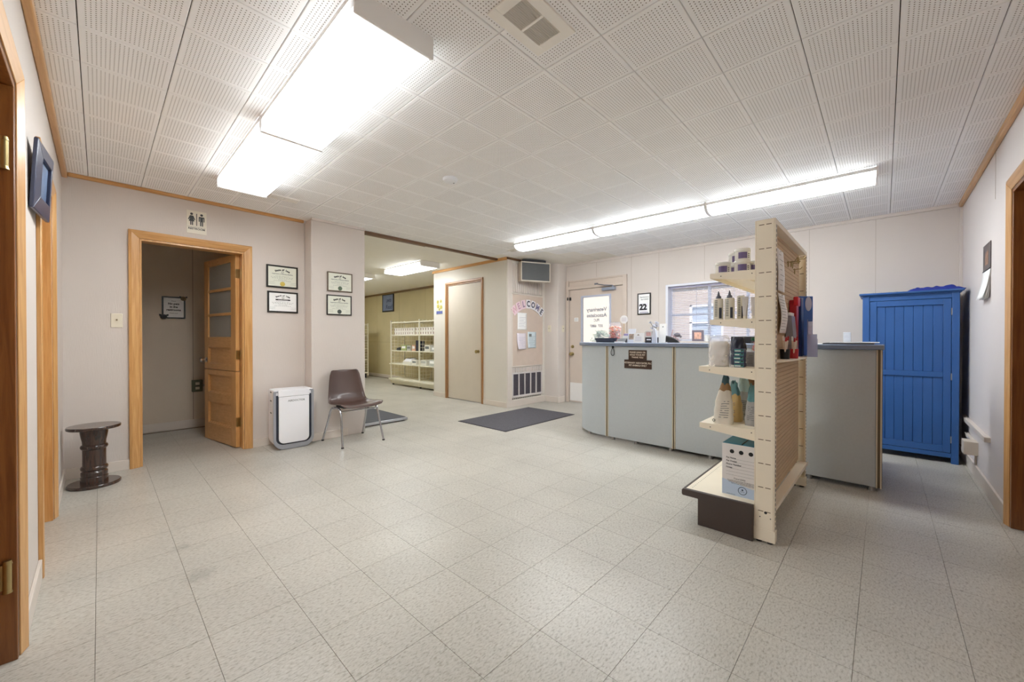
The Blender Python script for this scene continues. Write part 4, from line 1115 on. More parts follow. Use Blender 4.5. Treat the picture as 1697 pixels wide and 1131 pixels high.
M_PEG = mat('pegboard_tan', (206, 184, 152), 0.7, var=0.04, vscale=5)
pb = W(t); pb.box(2.478, 3.545, 0.458, 0.470, 0.20, 1.70)
k = 0; z = 0.205
while z < 1.695:
    pb.box(2.479, 3.544, 0.4545, 0.458, z, min(z + 0.0222, 1.699)); z += 0.0254
pb.build('pegboard', M_PEG, t)
W(t).box(2.478, 3.545, 0.470, 0.476, 0.20, 1.70).build('back_sheet', M_SHELF, t)
def shelf(zt_, yo, x0=2.480, x1=3.543, yi=0.508, ti=0.058, to=0.028, name='shelf'):
    s_ = W(t); s_.box(x0, x1, yi, yo, zt_ - 0.004, zt_); s_.box(x0, x1, yo - 0.004, yo, zt_ - to, zt_ - 0.004)
    o = s_.build(name, M_SHELF, t, bev=0.0015)
    for x in (x0 - 0.002, x1 - 0.002):
        W(t).prism([(yi, zt_), (yo, zt_), (yo, zt_ - to), (yi, zt_ - ti)], x, x + 0.004, 'x').build('bracket', M_SHELF, o)
    W(t).box(x0 + 0.004, x1 - 0.004, yi + 0.09, yi + 0.12, zt_ - 0.02, zt_ - 0.004).build('stiffener', M_SHELF, o)
    bo = W(t)
    for y in (yi + 0.02, yo - 0.06): bo.cyl((x0 - 0.0035, y, zt_ - 0.02), (x0 - 0.001, y, zt_ - 0.02), 0.003, n=8)
    bo.build('rivet', M_VENT, o)
shelf(1.474, 0.745); shelf(1.204, 0.745); shelf(0.928, 0.805, to=0.03, ti=0.064); shelf(0.592, 0.80, to=0.03, ti=0.064)
M_KICK = mat('kick_brown', (70, 60, 56), 0.5)
dk = W(t); dk.box(2.436, 3.545, 0.508, 0.862, 0.172, 0.192)
dko = dk.build('base_deck', M_SHELF, t, bev=0.002)
ph = W(t)
for q in range(40): ph.cyl((2.47 + q * 0.026, 0.835, 0.1921), (2.47 + q * 0.026, 0.835, 0.1924), 0.003, n=6)
ph.build('holes', M_VENT, dko)
W(t).prism([(0.506, 0.0), (0.788, 0.0), (0.788, 0.152), (0.874, 0.152), (0.880, 0.160), (0.880, 0.182), (0.874, 0.192), (0.506, 0.196)], 2.412, 2.436, 'x').build('kick_end', M_KICK, t, bev=0.003)
W(t).box(2.436, 3.545, 0.772, 0.788, 0.0, 0.172).build('kick_front', M_KICK, t)
W(t).box(2.436, 3.545, 0.862, 0.876, 0.156, 0.192).build('deck_bumper', M_KICK, t, bev=0.003)
W(t).prism([(2.479, 0.4115), (3.544, 0.396), (3.544, 0.456), (2.479, 0.456)], 0.186, 0.192).build('low_ledge', M_SHELF, t)
W(t).prism([(2.479, 0.4105), (3.544, 0.395), (3.544, 0.398), (2.479, 0.4135)], 0.176, 0.200).build('low_lip', M_SHELF, t)
W(t).prism([(2.480, 0.4545), (2.480, 0.415)] + [(2.480 + 1.063 * q / 12, 0.415 - 0.052 * math.sin(PI * q / 12) ** 0.7) for q in range(1, 12)] + [(3.543, 0.415), (3.543, 0.4545)], 0.964, 0.972).build('pen_ledge', M_SHELF, t, bev=0.001)
hk = W(t)
for (x, z) in ((3.05, 1.585), (3.16, 1.60), (3.22, 1.60), (3.30, 1.57), (3.42, 1.665), (3.48, 1.665)):
    hk.tube([(x, 0.4545, z), (x, 0.415, z), (x, 0.405, z + 0.012)], 0.003, 6)
    hk.tube([(x + 0.014 * math.cos(a), 0.447, z - 0.012 + 0.02 * math.sin(a)) for a in [2 * PI * q / 14 for q in range(14)]], 0.0022, 6, closed=True)
hk.build('hooks', M_BRASS, t)

# ------------------------------------------------------------------ goods on the shelf unit
M_TUB = mat('tub_white', (232, 231, 226), 0.35)
M_PURP = mat('label_purple', (112, 98, 142), 0.5)
LOOK = math.atan2(-0.62, -2.6)             # towards the room, where the labels face
def tub(x, y, z, label):
    t = T('supplement_tub', label, 'tub', at((x, y, z), LOOK), 'tubs on the top shelf')
    MB().lathe([(0.001, 0), (0.038, 0), (0.040, 0.003), (0.040, 0.050), (0.037, 0.054), (0.001, 0.054)], 26).build('jar', M_TUB, t)
    MB().lathe([(0.001, 0.0535), (0.041, 0.0535), (0.042, 0.056), (0.042, 0.066), (0.040, 0.069), (0.001, 0.069)], 30).build('lid', M_TUB, t)
    lb = MB(); a0 = -0.55
    lb.grid(lambda a, b: (0.0407 * math.cos(a0 + 1.15 * a), 0.0407 * math.sin(a0 + 1.15 * a), 0.010 + 0.036 * b), 8, 1)
    lb.build('label', M_PURP, t)
    pk = MB()
    for q in range(3): pk.grid(lambda a, b, q=q: (0.0406 * math.cos(0.72 + 0.25 * a), 0.0406 * math.sin(0.72 + 0.25 * a), 0.014 + q * 0.010 + 0.004 * b), 3, 1)
    pk.build('print', M_INK, t)
    return t
tub(2.56, 0.697, 1.474, 'white tub with purple label standing alone at the outer edge of the top shelf')
tub(2.57, 0.598, 1.474, 'white tub with purple label in the bottom row, under the stacked one')
tub(2.640, 0.546, 1.474, 'white tub with purple label on the top shelf against the upright')
tub(2.66, 0.655, 1.474, 'white tub with purple label behind the front row of the top shelf')
tub(2.575, 0.597, 1.5435, 'white tub with purple label stacked on top of another, in front')
tub(2.665, 0.652, 1.5435, 'white tub stacked at the back of the pile on the top shelf')

M_BOT = mat('bottle_cream', (224, 220, 208), 0.35)
def bottle(x, y, r, h, tip, label):
    t = T('shampoo_bottle', label, 'bottle', at((x, y, 1.204), LOOK), 'bottles on the second shelf')
    MB().lathe([(0.001, 0), (r * 0.95, 0), (r, 0.004), (r, h - 0.006), (r * 0.9, h), (0.001, h)], 24).build('body', M_BOT, t)
    if tip:
        MB().lathe([(0.001, h - 0.001), (r * 0.55, h - 0.001), (r * 0.55, h + 0.012), (r * 0.42, h + 0.016), (0.008, h + 0.020), (0.0025, h + 0.044), (0.001, h + 0.044)], 18).build('cone_cap', mat('cap_grey', (96, 100, 116), 0.4), t)
    MB().grid(lambda a, b: ((r + 0.0006) * math.cos(0.15 + 0.55 * a), (r + 0.0006) * math.sin(0.15 + 0.55 * a), 0.008 + h * 0.50 * b), 6, 1).build('label', mat('bottle_label_dark', (58, 64, 80), 0.5), t)
    gt = MB()
    for q in range(10): gt.grid(lambda a, b, q=q: ((r + 0.0006) * math.cos(-0.75 + 0.6 * a), (r + 0.0006) * math.sin(-0.75 + 0.6 * a), 0.02 + h * 0.08 * q + 0.005 * b), 5, 1)
    gt.build('print', M_GREYINK, t)
bottle(2.53, 0.712, 0.0265, 0.125, True, 'cream squeeze bottle with a grey cone cap, outermost on the second shelf')
bottle(2.53, 0.653, 0.0265, 0.125, True, 'cream squeeze bottle with a grey cone cap, second from the outer edge')
bottle(2.58, 0.606, 0.020, 0.140, False, 'taller capless cream bottle beside the two cone-capped ones')
def soft_tube(x, y, w, h, label):
    t = T('ointment_tube', label, 'tube', at((x, y, 1.204), LOOK), 'tubes on the second shelf')
    rg = []
    MB().lathe([(0.001, 0), (0.011, 0), (0.011, 0.018), (0.001, 0.018)], 16).build('cap', M_BOT, t)
    bd = MB(); n = 20; vs = []
    for k in range(8):
        f = k / 7; a = w * (0.62 + 0.38 * f); b_ = w * 0.62 * (1 - f) + 0.0012
        vs += [(b_ * math.cos(2 * PI * i / n), a * math.sin(2 * PI * i / n), 0.018 + (h - 0.018) * f) for i in range(n)]
    fs = [(j * n + i, j * n + (i + 1) % n, (j + 1) * n + (i + 1) % n, (j + 1) * n + i) for j in range(7) for i in range(n)] + [tuple(range(n))[::-1], tuple(range(7 * n, 8 * n))]
    bd.add(vs, fs); bd.build('body', mat('tube_grey', (206, 204, 204), 0.35), t)
soft_tube(2.53, 0.572, 0.017, 0.128, 'pale flat ointment tube on the second shelf')
soft_tube(2.54, 0.531, 0.017, 0.124, 'pale ointment tube on the second shelf, next to the upright')

# cotton in a clear bag
t = T('cotton_bag', 'big clear bag packed with white cotton at the end of the third shelf', 'bag', at((2.56, 0.715, 0.928), 0.2))
def lump(R, h, n=34, m=16, amp=0.004, p=3.0, sx=1, sy=1, seed=0, top=0.85):
    vs = []
    for j in range(m + 1):
        f = j / m
        r = R * (1.0 if f < top else math.sqrt(max(0.0, 1 - ((f - top) / (1 - top)) ** 2 * 0.55))) * (0.97 + 0.03 * math.sin(PI * f))
        for i in range(n):
            a = 2 * PI * i / n; ct, st = math.cos(a), math.sin(a); k = (abs(ct) ** p + abs(st) ** p) ** (-1 / p)
            d = amp * noise.noise(Vector((ct * 3 + seed, st * 3, f * 6)))  + amp * 0.7 * noise.noise(Vector((ct * 7 + seed, st * 7, f * 13)))
            vs.append(((r * k + d) * ct * sx, (r * k + d) * st * sy, h * f))
    fs = [(j * n + i, j * n + (i + 1) % n, (j + 1) * n + (i + 1) % n, (j + 1) * n + i) for j in range(m) for i in range(n)]
    fs += [tuple(range(n))[::-1], tuple(range(m * n, (m + 1) * n))]
    return vs, fs
MB().add(*lump(0.052, 0.150, amp=0.008, seed=3)).build('cotton', mat('cotton', (240, 236, 230), 0.9, bump=0.6, bscale=120), t, angle=180)
MB().add(*lump(0.0565, 0.185, amp=0.007, seed=8)).build('plastic_bag', mat('clear_film', (236, 236, 240), 0.15, alpha=0.30), t, angle=180)
# flat teal and navy boxes, one on another
for k in range(5):
    tt = T('medicine_box', ('flat teal and navy box at the bottom of the stack on the third shelf', 'flat teal and navy box second from the bottom of the stack', 'flat teal and navy box in the middle of the stack', 'flat teal and navy box second from the top of the stack', 'flat teal and navy box on top of the stack, by the cotton bag')[k], 'box',
           at((2.585, 0.606 + 0.002 * ((k * 7) % 3), 0.928 + 0.0215 * k), 0.10 + 0.02 * ((k * 5) % 3)), 'teal boxes in a stack')
    MB().box(-0.05, 0.05, -0.022, 0.028, 0, 0.0205).build('carton', mat('box_navy', (52, 58, 108), 0.45), tt, bev=0.001)
    MB().box(-0.0508, -0.0500, -0.021, 0.027, 0.003, 0.0175).build('end_label', mat('box_teal', (74, 140, 138), 0.5), tt)
    MB().box(-0.0512, -0.0508, -0.005 + 0.006 * (k % 2), 0.024, 0.005, 0.010).build('stripe', M_PAPER, tt)
    MB().box(-0.0514, -0.0508, -0.018, -0.006, 0.010, 0.016).build('mark', M_INK, tt)
for k, (y, x) in enumerate(((0.578, 2.705), (0.536, 2.685))):
    tt = T('grey_carton', ('grey printed carton standing beside the teal boxes', 'grey printed carton on the third shelf against the upright')[k], 'box', at((x, y, 0.928)), 'grey cartons on the third shelf')
    MB().box(-0.04, 0.04, -0.019, 0.019, 0, 0.085).build('carton', mat('box_grey', (176, 174, 176), 0.6), tt, bev=0.001)
    ln = MB()
    for q in range(6): ln.box(-0.0408, -0.04, -0.015, 0.013 - 0.004 * (q % 3), 0.014 + q * 0.010, 0.017 + q * 0.010)
    ln.build('print', M_GREYINK, tt)
    MB().box(-0.0405, 0.0405, -0.0192, 0.0192, 0.085, 0.0858).build('lid_edge', mat('lid_lilac', (190, 178, 214), 0.5), tt)
t = T('treat_jar', 'clear jar of pink treats with a green lid on the grey cartons', 'jar', at((2.690, 0.552, 1.0138)))
MB().lathe([(0.001, 0), (0.024, 0), (0.026, 0.004), (0.026, 0.062), (0.020, 0.068), (0.001, 0.068)], 24).build('jar', M_ACRYL, t)
pn = MB()
for q in range(26):
    a = random.uniform(0, 2 * PI); r = random.uniform(0, 0.017); pn.lathe([(0.001, -0.005), (0.005, -0.003), (0.005, 0.003), (0.001, 0.005)], 8, (r * math.cos(a), r * math.sin(a), 0.008 + 0.048 * q / 26))
pn.build('treats', mat('treat_pink', (226, 140, 134), 0.5), t)['kind'] = 'stuff'
MB().lathe([(0.001, 0.0675), (0.024, 0.0675), (0.025, 0.070), (0.025, 0.083), (0.022, 0.086), (0.001, 0.086)], 24).build('lid', mat('lid_green', (44, 118, 78), 0.4), t)
t = T('dark_pouch', 'dark navy plastic pouch behind the teal boxes', 'pouch', at((2.78, 0.665, 0.928), 0.4))
MB().add(*lump(0.040, 0.175, amp=0.012, seed=21, p=2.4, top=0.5)).build('pouch', mat('pouch_navy', (48, 54, 74), 0.35), t, angle=180)

# food bags
def food_bag(x, y, rz, w, d, h, label, m_body, m_top, lean=0.0, seed=0, twist=0.0, split=0.66, mark=False, m_tip=None, pinch=0.0):
    t = T('pet_food_bag', label, 'bag', at((x, y, 0.592), rz), 'pet food bags on the lower shelf')
    n, m = 28, 22; rows = []
    for j in range(m + 1):
        f = j / m
        bw_ = w / 2 * (1.0 - (0.30 + pinch) * f - 0.32 * f ** 3) * (1 - 0.10 * math.exp(-f * 14)); bd_ = d / 2 * (1.0 - 0.97 * f ** 1.2) + 0.002
        row = []
        for i in range(n):
            a = 2 * PI * i / n; ct, st = math.cos(a), math.sin(a); p = 3.2 - 1.0 * f; k = (abs(ct) ** p + abs(st) ** p) ** (-1 / p)
            q = 0.0065 * noise.noise(Vector((ct * 2.5 + seed, st * 2.5, f * 5))) * (0.3 + f) + 0.0045 * noise.noise(Vector((ct * 6 + seed, st * 6, f * 11)))
            px, py = bd_ * k * ct, bw_ * k * st
            tw = twist * f; px, py = px * math.cos(tw) - py * math.sin(tw), px * math.sin(tw) + py * math.cos(tw)
            row.append((px + q * ct + lean * f * f * h * 0.4, py + q * st + lean * f * f * h, h * f + 0.030 * f * f * noise.noise(Vector((ct * 1.5, st * 1.5 + seed, 2)))))
        rows.append(row)
    js = int(m * split)
    def skin(j0, j1, off=0.0):
        vs = [v for r in rows[j0:j1 + 1] for v in r]; k = j1 - j0
        fs = [(j * n + i, j * n + (i + 1) % n, (j + 1) * n + (i + 1) % n, (j + 1) * n + i) for j in range(k) for i in range(n)]
        return vs, fs + [tuple(range(n))[::-1], tuple(range(k * n, (k + 1) * n))]
    MB().add(*skin(0, js)).build('body', m_body, t, angle=70)
    jt = int(m * 0.86) if m_tip else m
    MB().add(*skin(js, jt)).build('top_fold', m_top, t, angle=70)
    if m_tip: MB().add(*skin(jt, m)).build('tip', m_tip, t, angle=70)
    ln = MB()
    for q in range(8):
        j = 3 + q; r = rows[j]
        for i in (12, 13, 14, 15):
            a, b_ = Vector(r[i]), Vector(r[(i + 1) % n]); c_ = Vector((a.x, a.y, 0)).normalized() * 0.0008
            if random.random() < 0.75: ln.add([a + c_, b_ + c_, b_ + c_ + Vector((0, 0, 0.0035)), a + c_ + Vector((0, 0, 0.0035))], [(0, 1, 2, 3)])
    ln.build('print', M_GREYINK, t)
    if mark:
        p = Vector(rows[1][10])
        MB(Matrix.Translation(p + Vector((-0.006, 0, 0.006))) @ Matrix.Rotation(-PI / 2, 4, 'Y')).lathe([(0.008, 0), (0.008, 0.002), (0.005, 0.002), (0.005, 0)], 16, ring=True).build('mark', M_INK, t)
    return t
M_BAGW = mat('bag_white', (226, 220, 208), 0.35); M_BAGG = mat('bag_grey', (172, 178, 184), 0.35)
M_BAGT = mat('bag_tan', (150, 118, 84), 0.4); M_BAGTEAL = mat('bag_teal', (92, 142, 154), 0.4)
food_bag(2.545, 0.688, 0.15, 0.112, 0.075, 0.285, 'tall white pet food bag with a brown top, outermost on its shelf', M_BAGW, M_BAGT, -0.06, 2, 0.9, 0.72, True, mat('bag_tip_teal', (60, 92, 104), 0.4), 0.14)
food_bag(2.665, 0.662, -0.15, 0.10, 0.075, 0.235, 'tan pet food bag with a blue band behind the white one', mat('bag_ochre', (190, 164, 110), 0.4), M_BAGTEAL, 0.0, 7, -0.2, 0.72)
food_bag(2.768, 0.625, 0.1, 0.095, 0.080, 0.255, 'grey pet food bag with a pale teal top in the middle of the lower shelf', M_BAGG, mat('bag_pale_teal', (176, 206, 214), 0.35), 0.05, 13, 0.3, 0.72)
food_bag(2.60, 0.545, -0.2, 0.085, 0.070, 0.235, 'grey pet food bag with a dark teal band against the upright', mat('bag_grey_warm', (160, 160, 160), 0.4), mat('bag_teal_dark', (78, 130, 136), 0.4), 0.0, 31, -0.2, 0.62)
food_bag(2.905, 0.60, 0.0, 0.12, 0.08, 0.275, 'brown paper pet food bag at the back of the lower shelf', M_BAGT, mat('bag_brown', (124, 92, 62), 0.5), 0.0, 44, 0.0, 0.6)

# cardboard carrier on the base deck
t = T('pet_carrier_box', 'white cardboard pet carrier with teal lid and air holes on the base deck', 'box', at((2.625, 0.581, 0.192), 0.0))
MB().box(-0.120, 0.120, -0.102, 0.102, 0, 0.294).build('carton', mat('carton_white', (226, 224, 224), 0.55), t, bev=0.0015)
FR = frame((-0.1203, 0, 0), (0, -1, 0), (0, 0, 1), (-1, 0, 0))
MB(FR).prism([(-0.1015, 0.0), (0.1015, 0.0), (0.1015, 0.058), (0.05, 0.056), (0.0, 0.066), (-0.05, 0.076), (-0.1015, 0.088)], 0, 0.0004).build('blue_print', mat('carton_blue', (190, 208, 232), 0.55), t)
M_LIDT = mat('carton_teal', (20, 130, 166), 0.5)
MB().add([(-0.119, -0.101, 0.294), (-0.119, 0.101, 0.294), (-0.119, -0.002, 0.2955), (-0.119, 0.002, 0.2955), (0.119, -0.101, 0.294), (0.119, 0.101, 0.294), (0.119, -0.002, 0.300), (0.119, 0.002, 0.300)],
         [(0, 4, 6, 2), (3, 7, 5, 1), (0, 2, 3, 1), (4, 5, 7, 6), (2, 6, 7, 3), (0, 1, 5, 4)]).build('lid', M_LIDT, t)
MB().box(-0.119, 0.119, -0.0015, 0.0015, 0.295, 0.3012).build('lid_slit', M_BLACK, t)
hl = MB(FR)
for x in (-0.050, -0.003, 0.045): hl.cyl((x, 0.252, 0.0), (x, 0.252, 0.0006), 0.0115, n=20)
hl.build('air_hole', M_BLACK, t)
tx = MB(FR); rl = MB(FR)
for q, wds in enumerate(('Pet Name', 'Pet Owner', 'Phone Number', 'Notes', '', '')):
    y = 0.214 - 0.0185 * q
    if wds: tx.text(wds, 0.0125, -0.080, y, 0.0004, 0.0003, align='LEFT', bold=0.0002)
    rl.box(-0.045 if q < 2 else (-0.035 if q == 2 else (-0.062 if q == 3 else -0.08)), 0.095, y - 0.005, y - 0.0042, 0.0004, 0.0007)
tx.text('Travel Safely', 0.012, -0.012, 0.098, 0.0004, 0.0003, shear=0.3)
for q, y in enumerate((0.086, 0.078, 0.070)):
    tx.text(('During the trip please keep this carrier in the shade', 'and do not open it until you are safely at home', 'with your pet, thank you for your care')[q], 0.0074, 0.004, y, 0.0006, 0.0003)
tx.text('Handle with care', 0.0065, -0.055, 0.006, 0.0006, 0.0003)
tx.build('lettering', M_INK, t); rl.build('writing_line', M_GREYINK, t)
lg = MB(FR @ Matrix.Translation((0.004, 0.036, 0.0005))); lg.lathe([(0.0225, 0), (0.0225, 0.0005), (0.0195, 0.0005), (0.0195, 0)], 30, ring=True)
lg.build('logo_ring', mat('logo_navy', (52, 70, 96), 0.5), t)
lt_ = MB(FR @ Matrix.Translation((0.004, 0.036, 0.0005))); lt_.lathe([(0.001, 0), (0.005, 0), (0.001, 0.0004)], 10, (0, 0.005, 0)); lt_.text('carrier', 0.0085, 0, -0.005, 0, 0.0003)
lt_.build('logo', MATS['logo_navy'], t)

# ------------------------------------------------------------------ things on the pegboard side
def sheet(x, z0, z1, w, curl, label, lines, seed):
    t = T('hanging_paper', label, 'paper', at((x, 0.4535, z1)), 'papers on the pegboard')
    h = z1 - z0
    MB().grid(lambda a, b: ((a - 0.5) * w, -0.003 - curl * (0.5 - 0.5 * math.cos(2 * PI * b * 0.9)) - 0.006 * b, -h * b), 4, 14).build('page', M_PAPER, t, solid=0.0005)
    lk = MB()
    for q in range(lines):
        b = (q + 1.0) / (lines + 1.2); y = -0.0036 - curl * (0.5 - 0.5 * math.cos(2 * PI * b * 0.9)) - 0.006 * b
        x0 = -w * 0.40; x1 = w * (0.40 - 0.25 * ((q * 7 + seed) % 3) / 2) if seed == 2 else -w * 0.40 + w * (0.25 + 0.3 * ((q * 5) % 3) / 2)
        lk.box(x0 + (w * 0.2 if seed == 1 else 0), x1 + (w * 0.2 if seed == 1 else 0), y - 0.0012, y - 0.0004, -h * b - 0.0008, -h * b + 0.0008)
    lk.build('print', M_GREYINK, t)
    MB().cyl((0, 0.0, -0.008), (0, -0.010, -0.008), 0.005, n=10).build('pin', M_PAPER, t)
sheet(2.80, 1.375, 1.622, 0.205, 0.004, 'long white note sheet pinned high on the pegboard', 7, 1)
sheet(2.845, 1.126, 1.362, 0.205, 0.014, 'curled white list pinned under the higher sheet on the pegboard', 12, 2)
t = T('red_leash_rack', 'tall red plastic holder standing against the pegboard', 'holder', at((3.17, 0.43, 0.972)))
MB().box(-0.045, 0.045, -0.018, 0.022, 0, 0.375).build('body', mat('red_plastic', (176, 30, 44), 0.35), t, bev=0.006)
MB().box(-0.05, 0.05, -0.026, 0.0, 0.335, 0.395).build('clip', mat('red_bright', (206, 34, 48), 0.35), t, bev=0.006)
for k, (x, y, h, rz) in enumerate(((3.335, 0.415, 0.40, -0.10), (3.495, 0.410, 0.425, 0.0))):
    tt = T('blue_folder', ('dark blue folder behind the clear brochure holder', 'bright blue folder with a pale oval tag, turned at the far upright')[k], 'folder', at((x, y, 0.972), -0.7 * k) @ Matrix.Rotation(rz, 4, 'Y'), 'blue folders')
    MB().box(-0.05, 0.05, -0.012, 0.012, 0.0, h).build('cover', mat(('folder_blue_dark', 'folder_blue')[k], ((22, 58, 116), (46, 98, 176))[k], 0.4), tt, bev=0.003)
    if k:
        MB(frame((0.012, -0.0125, h - 0.055), (1, 0, 0), (0, 0, 1), (0, -1, 0))).lathe([(0.001, 0), (0.034, 0), (0.034, 0.002), (0.001, 0.002)], 24, sx=0.75, sy=1.5).build('tag', mat('tag_pale', (196, 202, 224), 0.4), tt)
t = T('leaflet_holder', 'grey leaflet holder full of white sheets on the pen ledge', 'holder', at((3.040, 0.418, 0.972), 0.0))
MB().add([(-0.068, -0.020, 0), (0.068, -0.020, 0), (0.068, 0.030, 0), (-0.068, 0.030, 0), (-0.064, 0.0, 0.265), (0.064, 0.0, 0.265), (0.064, 0.030, 0.265), (-0.064, 0.030, 0.265)],
         [(3, 2, 1, 0), (4, 5, 6, 7), (0, 1, 5, 4), (1, 2, 6, 5), (2, 3, 7, 6), (3, 0, 4, 7)]).build('holder', mat('holder_grey', (150, 146, 152), 0.3), t, bev=0.002)
MB().box(-0.060, 0.060, 0.004, 0.026, 0.20, 0.285).build('leaflets', M_PAPER, t)
t = T('brochure_holder', 'clear acrylic brochure holder jutting past the far upright', 'holder', at((3.345, 0.348, 0.972), 0.12))
hb = MB(); hb.box(-0.10, 0.10, 0.030, 0.033, 0, 0.25); hb.box(-0.10, 0.10, -0.022, -0.019, 0, 0.12); hb.box(-0.10, -0.097, -0.019, 0.030, 0, 0.15); hb.box(0.097, 0.10, -0.019, 0.030, 0, 0.15); hb.box(-0.10, 0.10, -0.022, 0.033, 0, 0.003)
hb.build('holder', mat('tinted_acrylic', (200, 206, 236), 0.08, alpha=0.45), t)
MB().box(-0.085, 0.02, 0.006, 0.028, 0.004, 0.235).build('brochures', mat('brochure_lilac', (206, 210, 230), 0.5, var=0.12, vscale=60), t)
MB().box(-0.07, 0.0, 0.0045, 0.006, 0.16, 0.22).build('print', mat('brochure_blue', (140, 150, 200), 0.5), t)
M_REDC = mat('cup_red', (186, 42, 52), 0.35)
for k, (x, y, mm_, n) in enumerate(((2.80, 0.425, M_BLACK, 4), (2.93, 0.40, M_REDC, 4))):
    tt = T('pen_cup', ('black cup of pens on the pen ledge', 'red cup of pens on the pen ledge')[k], 'cup', at((x, y, 0.972)), 'pen cups')
    MB().lathe([(0.001, 0), (0.023, 0), (0.026, 0.058), (0.024, 0.058), (0.021, 0.004), (0.001, 0.004)], 20).build('cup', mm_, tt)
    for q in range(n):
        pe = T('pen', 'pen in the %s cup, %s' % (('black', 'red')[k], ('leaning farthest to the left', 'leaning a little to the left', 'leaning a little to the right', 'leaning farthest to the right')[q]), 'pen', at((x + 0.006 * (q - 1.5), y + 0.004 * (q % 2), 0.978)) @ Matrix.Rotation((-0.42, -0.22, 0.22, 0.42)[q] * (0.9 if k else 0.7), 4, 'Y') @ Matrix.Rotation(0.1 * (1 - q % 2), 4, 'X'), ('pens in the black cup', 'pens in the red cup')[k])
        MB().cyl((0, 0, 0), (0, 0, 0.105), 0.0048, n=10).build('barrel', mat('pen_cream', (232, 216, 200), 0.4), pe)
        MB().cyl((0, 0, 0.105), (0, 0, 0.13), 0.0052, 0.004, n=10).build('cap', (M_REDC, M_PAPER)[q % 2], pe)

# ------------------------------------------------------------------ things on the counter
CT = 1.050
def on_counter(y, x=3.95, rz=0.0): return at((x, y, CT), -PI / 2 + rz)     # local -y faces the room... x runs towards -Y
t = T('dark_tray', 'dark shallow tray at the rounded end of the counter', 'tray', at((3.93, 2.272, CT)))
MB().lathe([(0.001, 0), (0.115, 0), (0.135, 0.040), (0.138, 0.050), (0.131, 0.050), (0.128, 0.042), (0.110, 0.006), (0.001, 0.006)], 34, sx=0.60).build('tray', mat('tray_dark', (54, 58, 70), 0.45), t)
t = T('treat_jar', 'clear jar with orange and red wrapped treats next to the dark tray', 'jar', at((4.09, 2.247, CT)))
MB().lathe([(0.001, 0), (0.066, 0), (0.070, 0.006), (0.070, 0.20), (0.062, 0.215), (0.062, 0.232), (0.060, 0.232), (0.060, 0.213), (0.067, 0.198), (0.067, 0.008), (0.001, 0.006)], 26).build('jar', M_ACRYL, t)
for nm, c_, sd in (('red_treats', (216, 84, 50), 1), ('orange_treats', (220, 132, 84), 2), ('cream_treats', (238, 214, 190), 3)):
    random.seed(sd); b_ = MB()
    for q in range(60):
        a = random.uniform(0, 2 * PI); r = 0.058 * math.sqrt(random.random()); z = 0.012 + 0.17 * (random.random() ** (1.4, 0.9, 0.6)[sd - 1])
        M_ = Matrix.Translation((r * math.cos(a), r * math.sin(a), z)) @ Matrix.Rotation(random.uniform(0, PI), 4, (0.3, 0.5, 0.8))
        b_.M = M_; b_.box(-0.012, 0.012, -0.008, 0.008, -0.005, 0.005)
    o = b_.build(nm, mat(nm, c_, 0.45), t); o['kind'] = 'stuff'
t = T('round_fan_sign', 'round white paper sign on a stick beside the treat jar', 'sign', at((4.13, 2.155, CT), -PI / 2))
MB(frame((0, 0, 0.262), (1, 0, 0), (0, 0, 1), (0, -1, 0))).lathe([(0.001, 0), (0.048, 0), (0.048, 0.003), (0.001, 0.003)], 34).build('disc', M_PAPER, t)
tx = MB(frame((0, -0.003, 0.262), (1, 0, 0), (0, 0, 1), (0, -1, 0)))
for q in range(4): tx.box(-0.028, 0.028, 0.018 - q * 0.012, 0.0205 - q * 0.012, 0, 0.0004)
tx.build('print', mat('pale_ink', (176, 172, 190), 0.7), t)
MB().cyl((0, 0.002, 0.0), (0, 0.002, 0.22), 0.004, n=8).build('stick', mat('stick_wood', (206, 178, 130), 0.6), t)
def stand_card(x, y, w, h, m, label, nm='counter_card', lean=0.18, cat='card'):
    t = T(nm, label, cat, at((x, y, CT), -PI / 2))
    MB(Matrix.Rotation(-lean, 4, 'X')).box(-w / 2, w / 2, 0, 0.003, 0.0, h).build('card', m, t)
    MB().prism([(0.004, 0.0), (0.055, 0.0), (0.055, 0.004), (0.004, 0.006)], -w / 2, w / 2, 'x').build('stand', m, t)
    return t, Matrix.Rotation(-lean, 4, 'X')
t, R1 = stand_card(3.93, 1.967, 0.085, 0.150, mat('card_pale', (222, 226, 236), 0.5), 'pale upright card with a brown photo, in a clear stand on the counter')
MB(R1).box(-0.030, 0.030, -0.0008, 0, 0.035, 0.095).build('photo', mat('card_photo', (160, 140, 124), 0.5, var=0.4, vscale=50), t)
t, R1 = stand_card(3.92, 1.880, 0.115, 0.105, mat('card_ivory', (234, 232, 230), 0.5), 'wide white notice card with a small roof logo on the counter')
MB(R1).prism([(-0.022, 0.078), (0.006, 0.078), (-0.008, 0.092)], -0.0008, 0, 'y').build('logo', mat('logo_brown', (120, 96, 80), 0.5), t)
b_ = MB(R1)
for q in range(4): b_.box(-0.04, 0.03, -0.0008, 0, 0.022 + q * 0.012, 0.025 + q * 0.012)
b_.build('print', MATS['pale_ink'], t)
t = T('card_box', 'small white box of business cards with a lilac lid on the counter', 'box', at((4.02, 2.045, CT), -PI / 2))
MB().box(-0.055, 0.055, -0.03, 0.05, 0, 0.075).build('box', M_PAPER, t, bev=0.002)
MB().box(-0.045, 0.045, -0.02, 0.05, 0.075, 0.098).build('lid', mat('lilac_print', (146, 136, 184), 0.5), t, bev=0.002)
t = T('card_holder', 'dark wedge card holder with white cards in front of the white box', 'holder', at((3.89, 2.06, CT), -PI / 2))
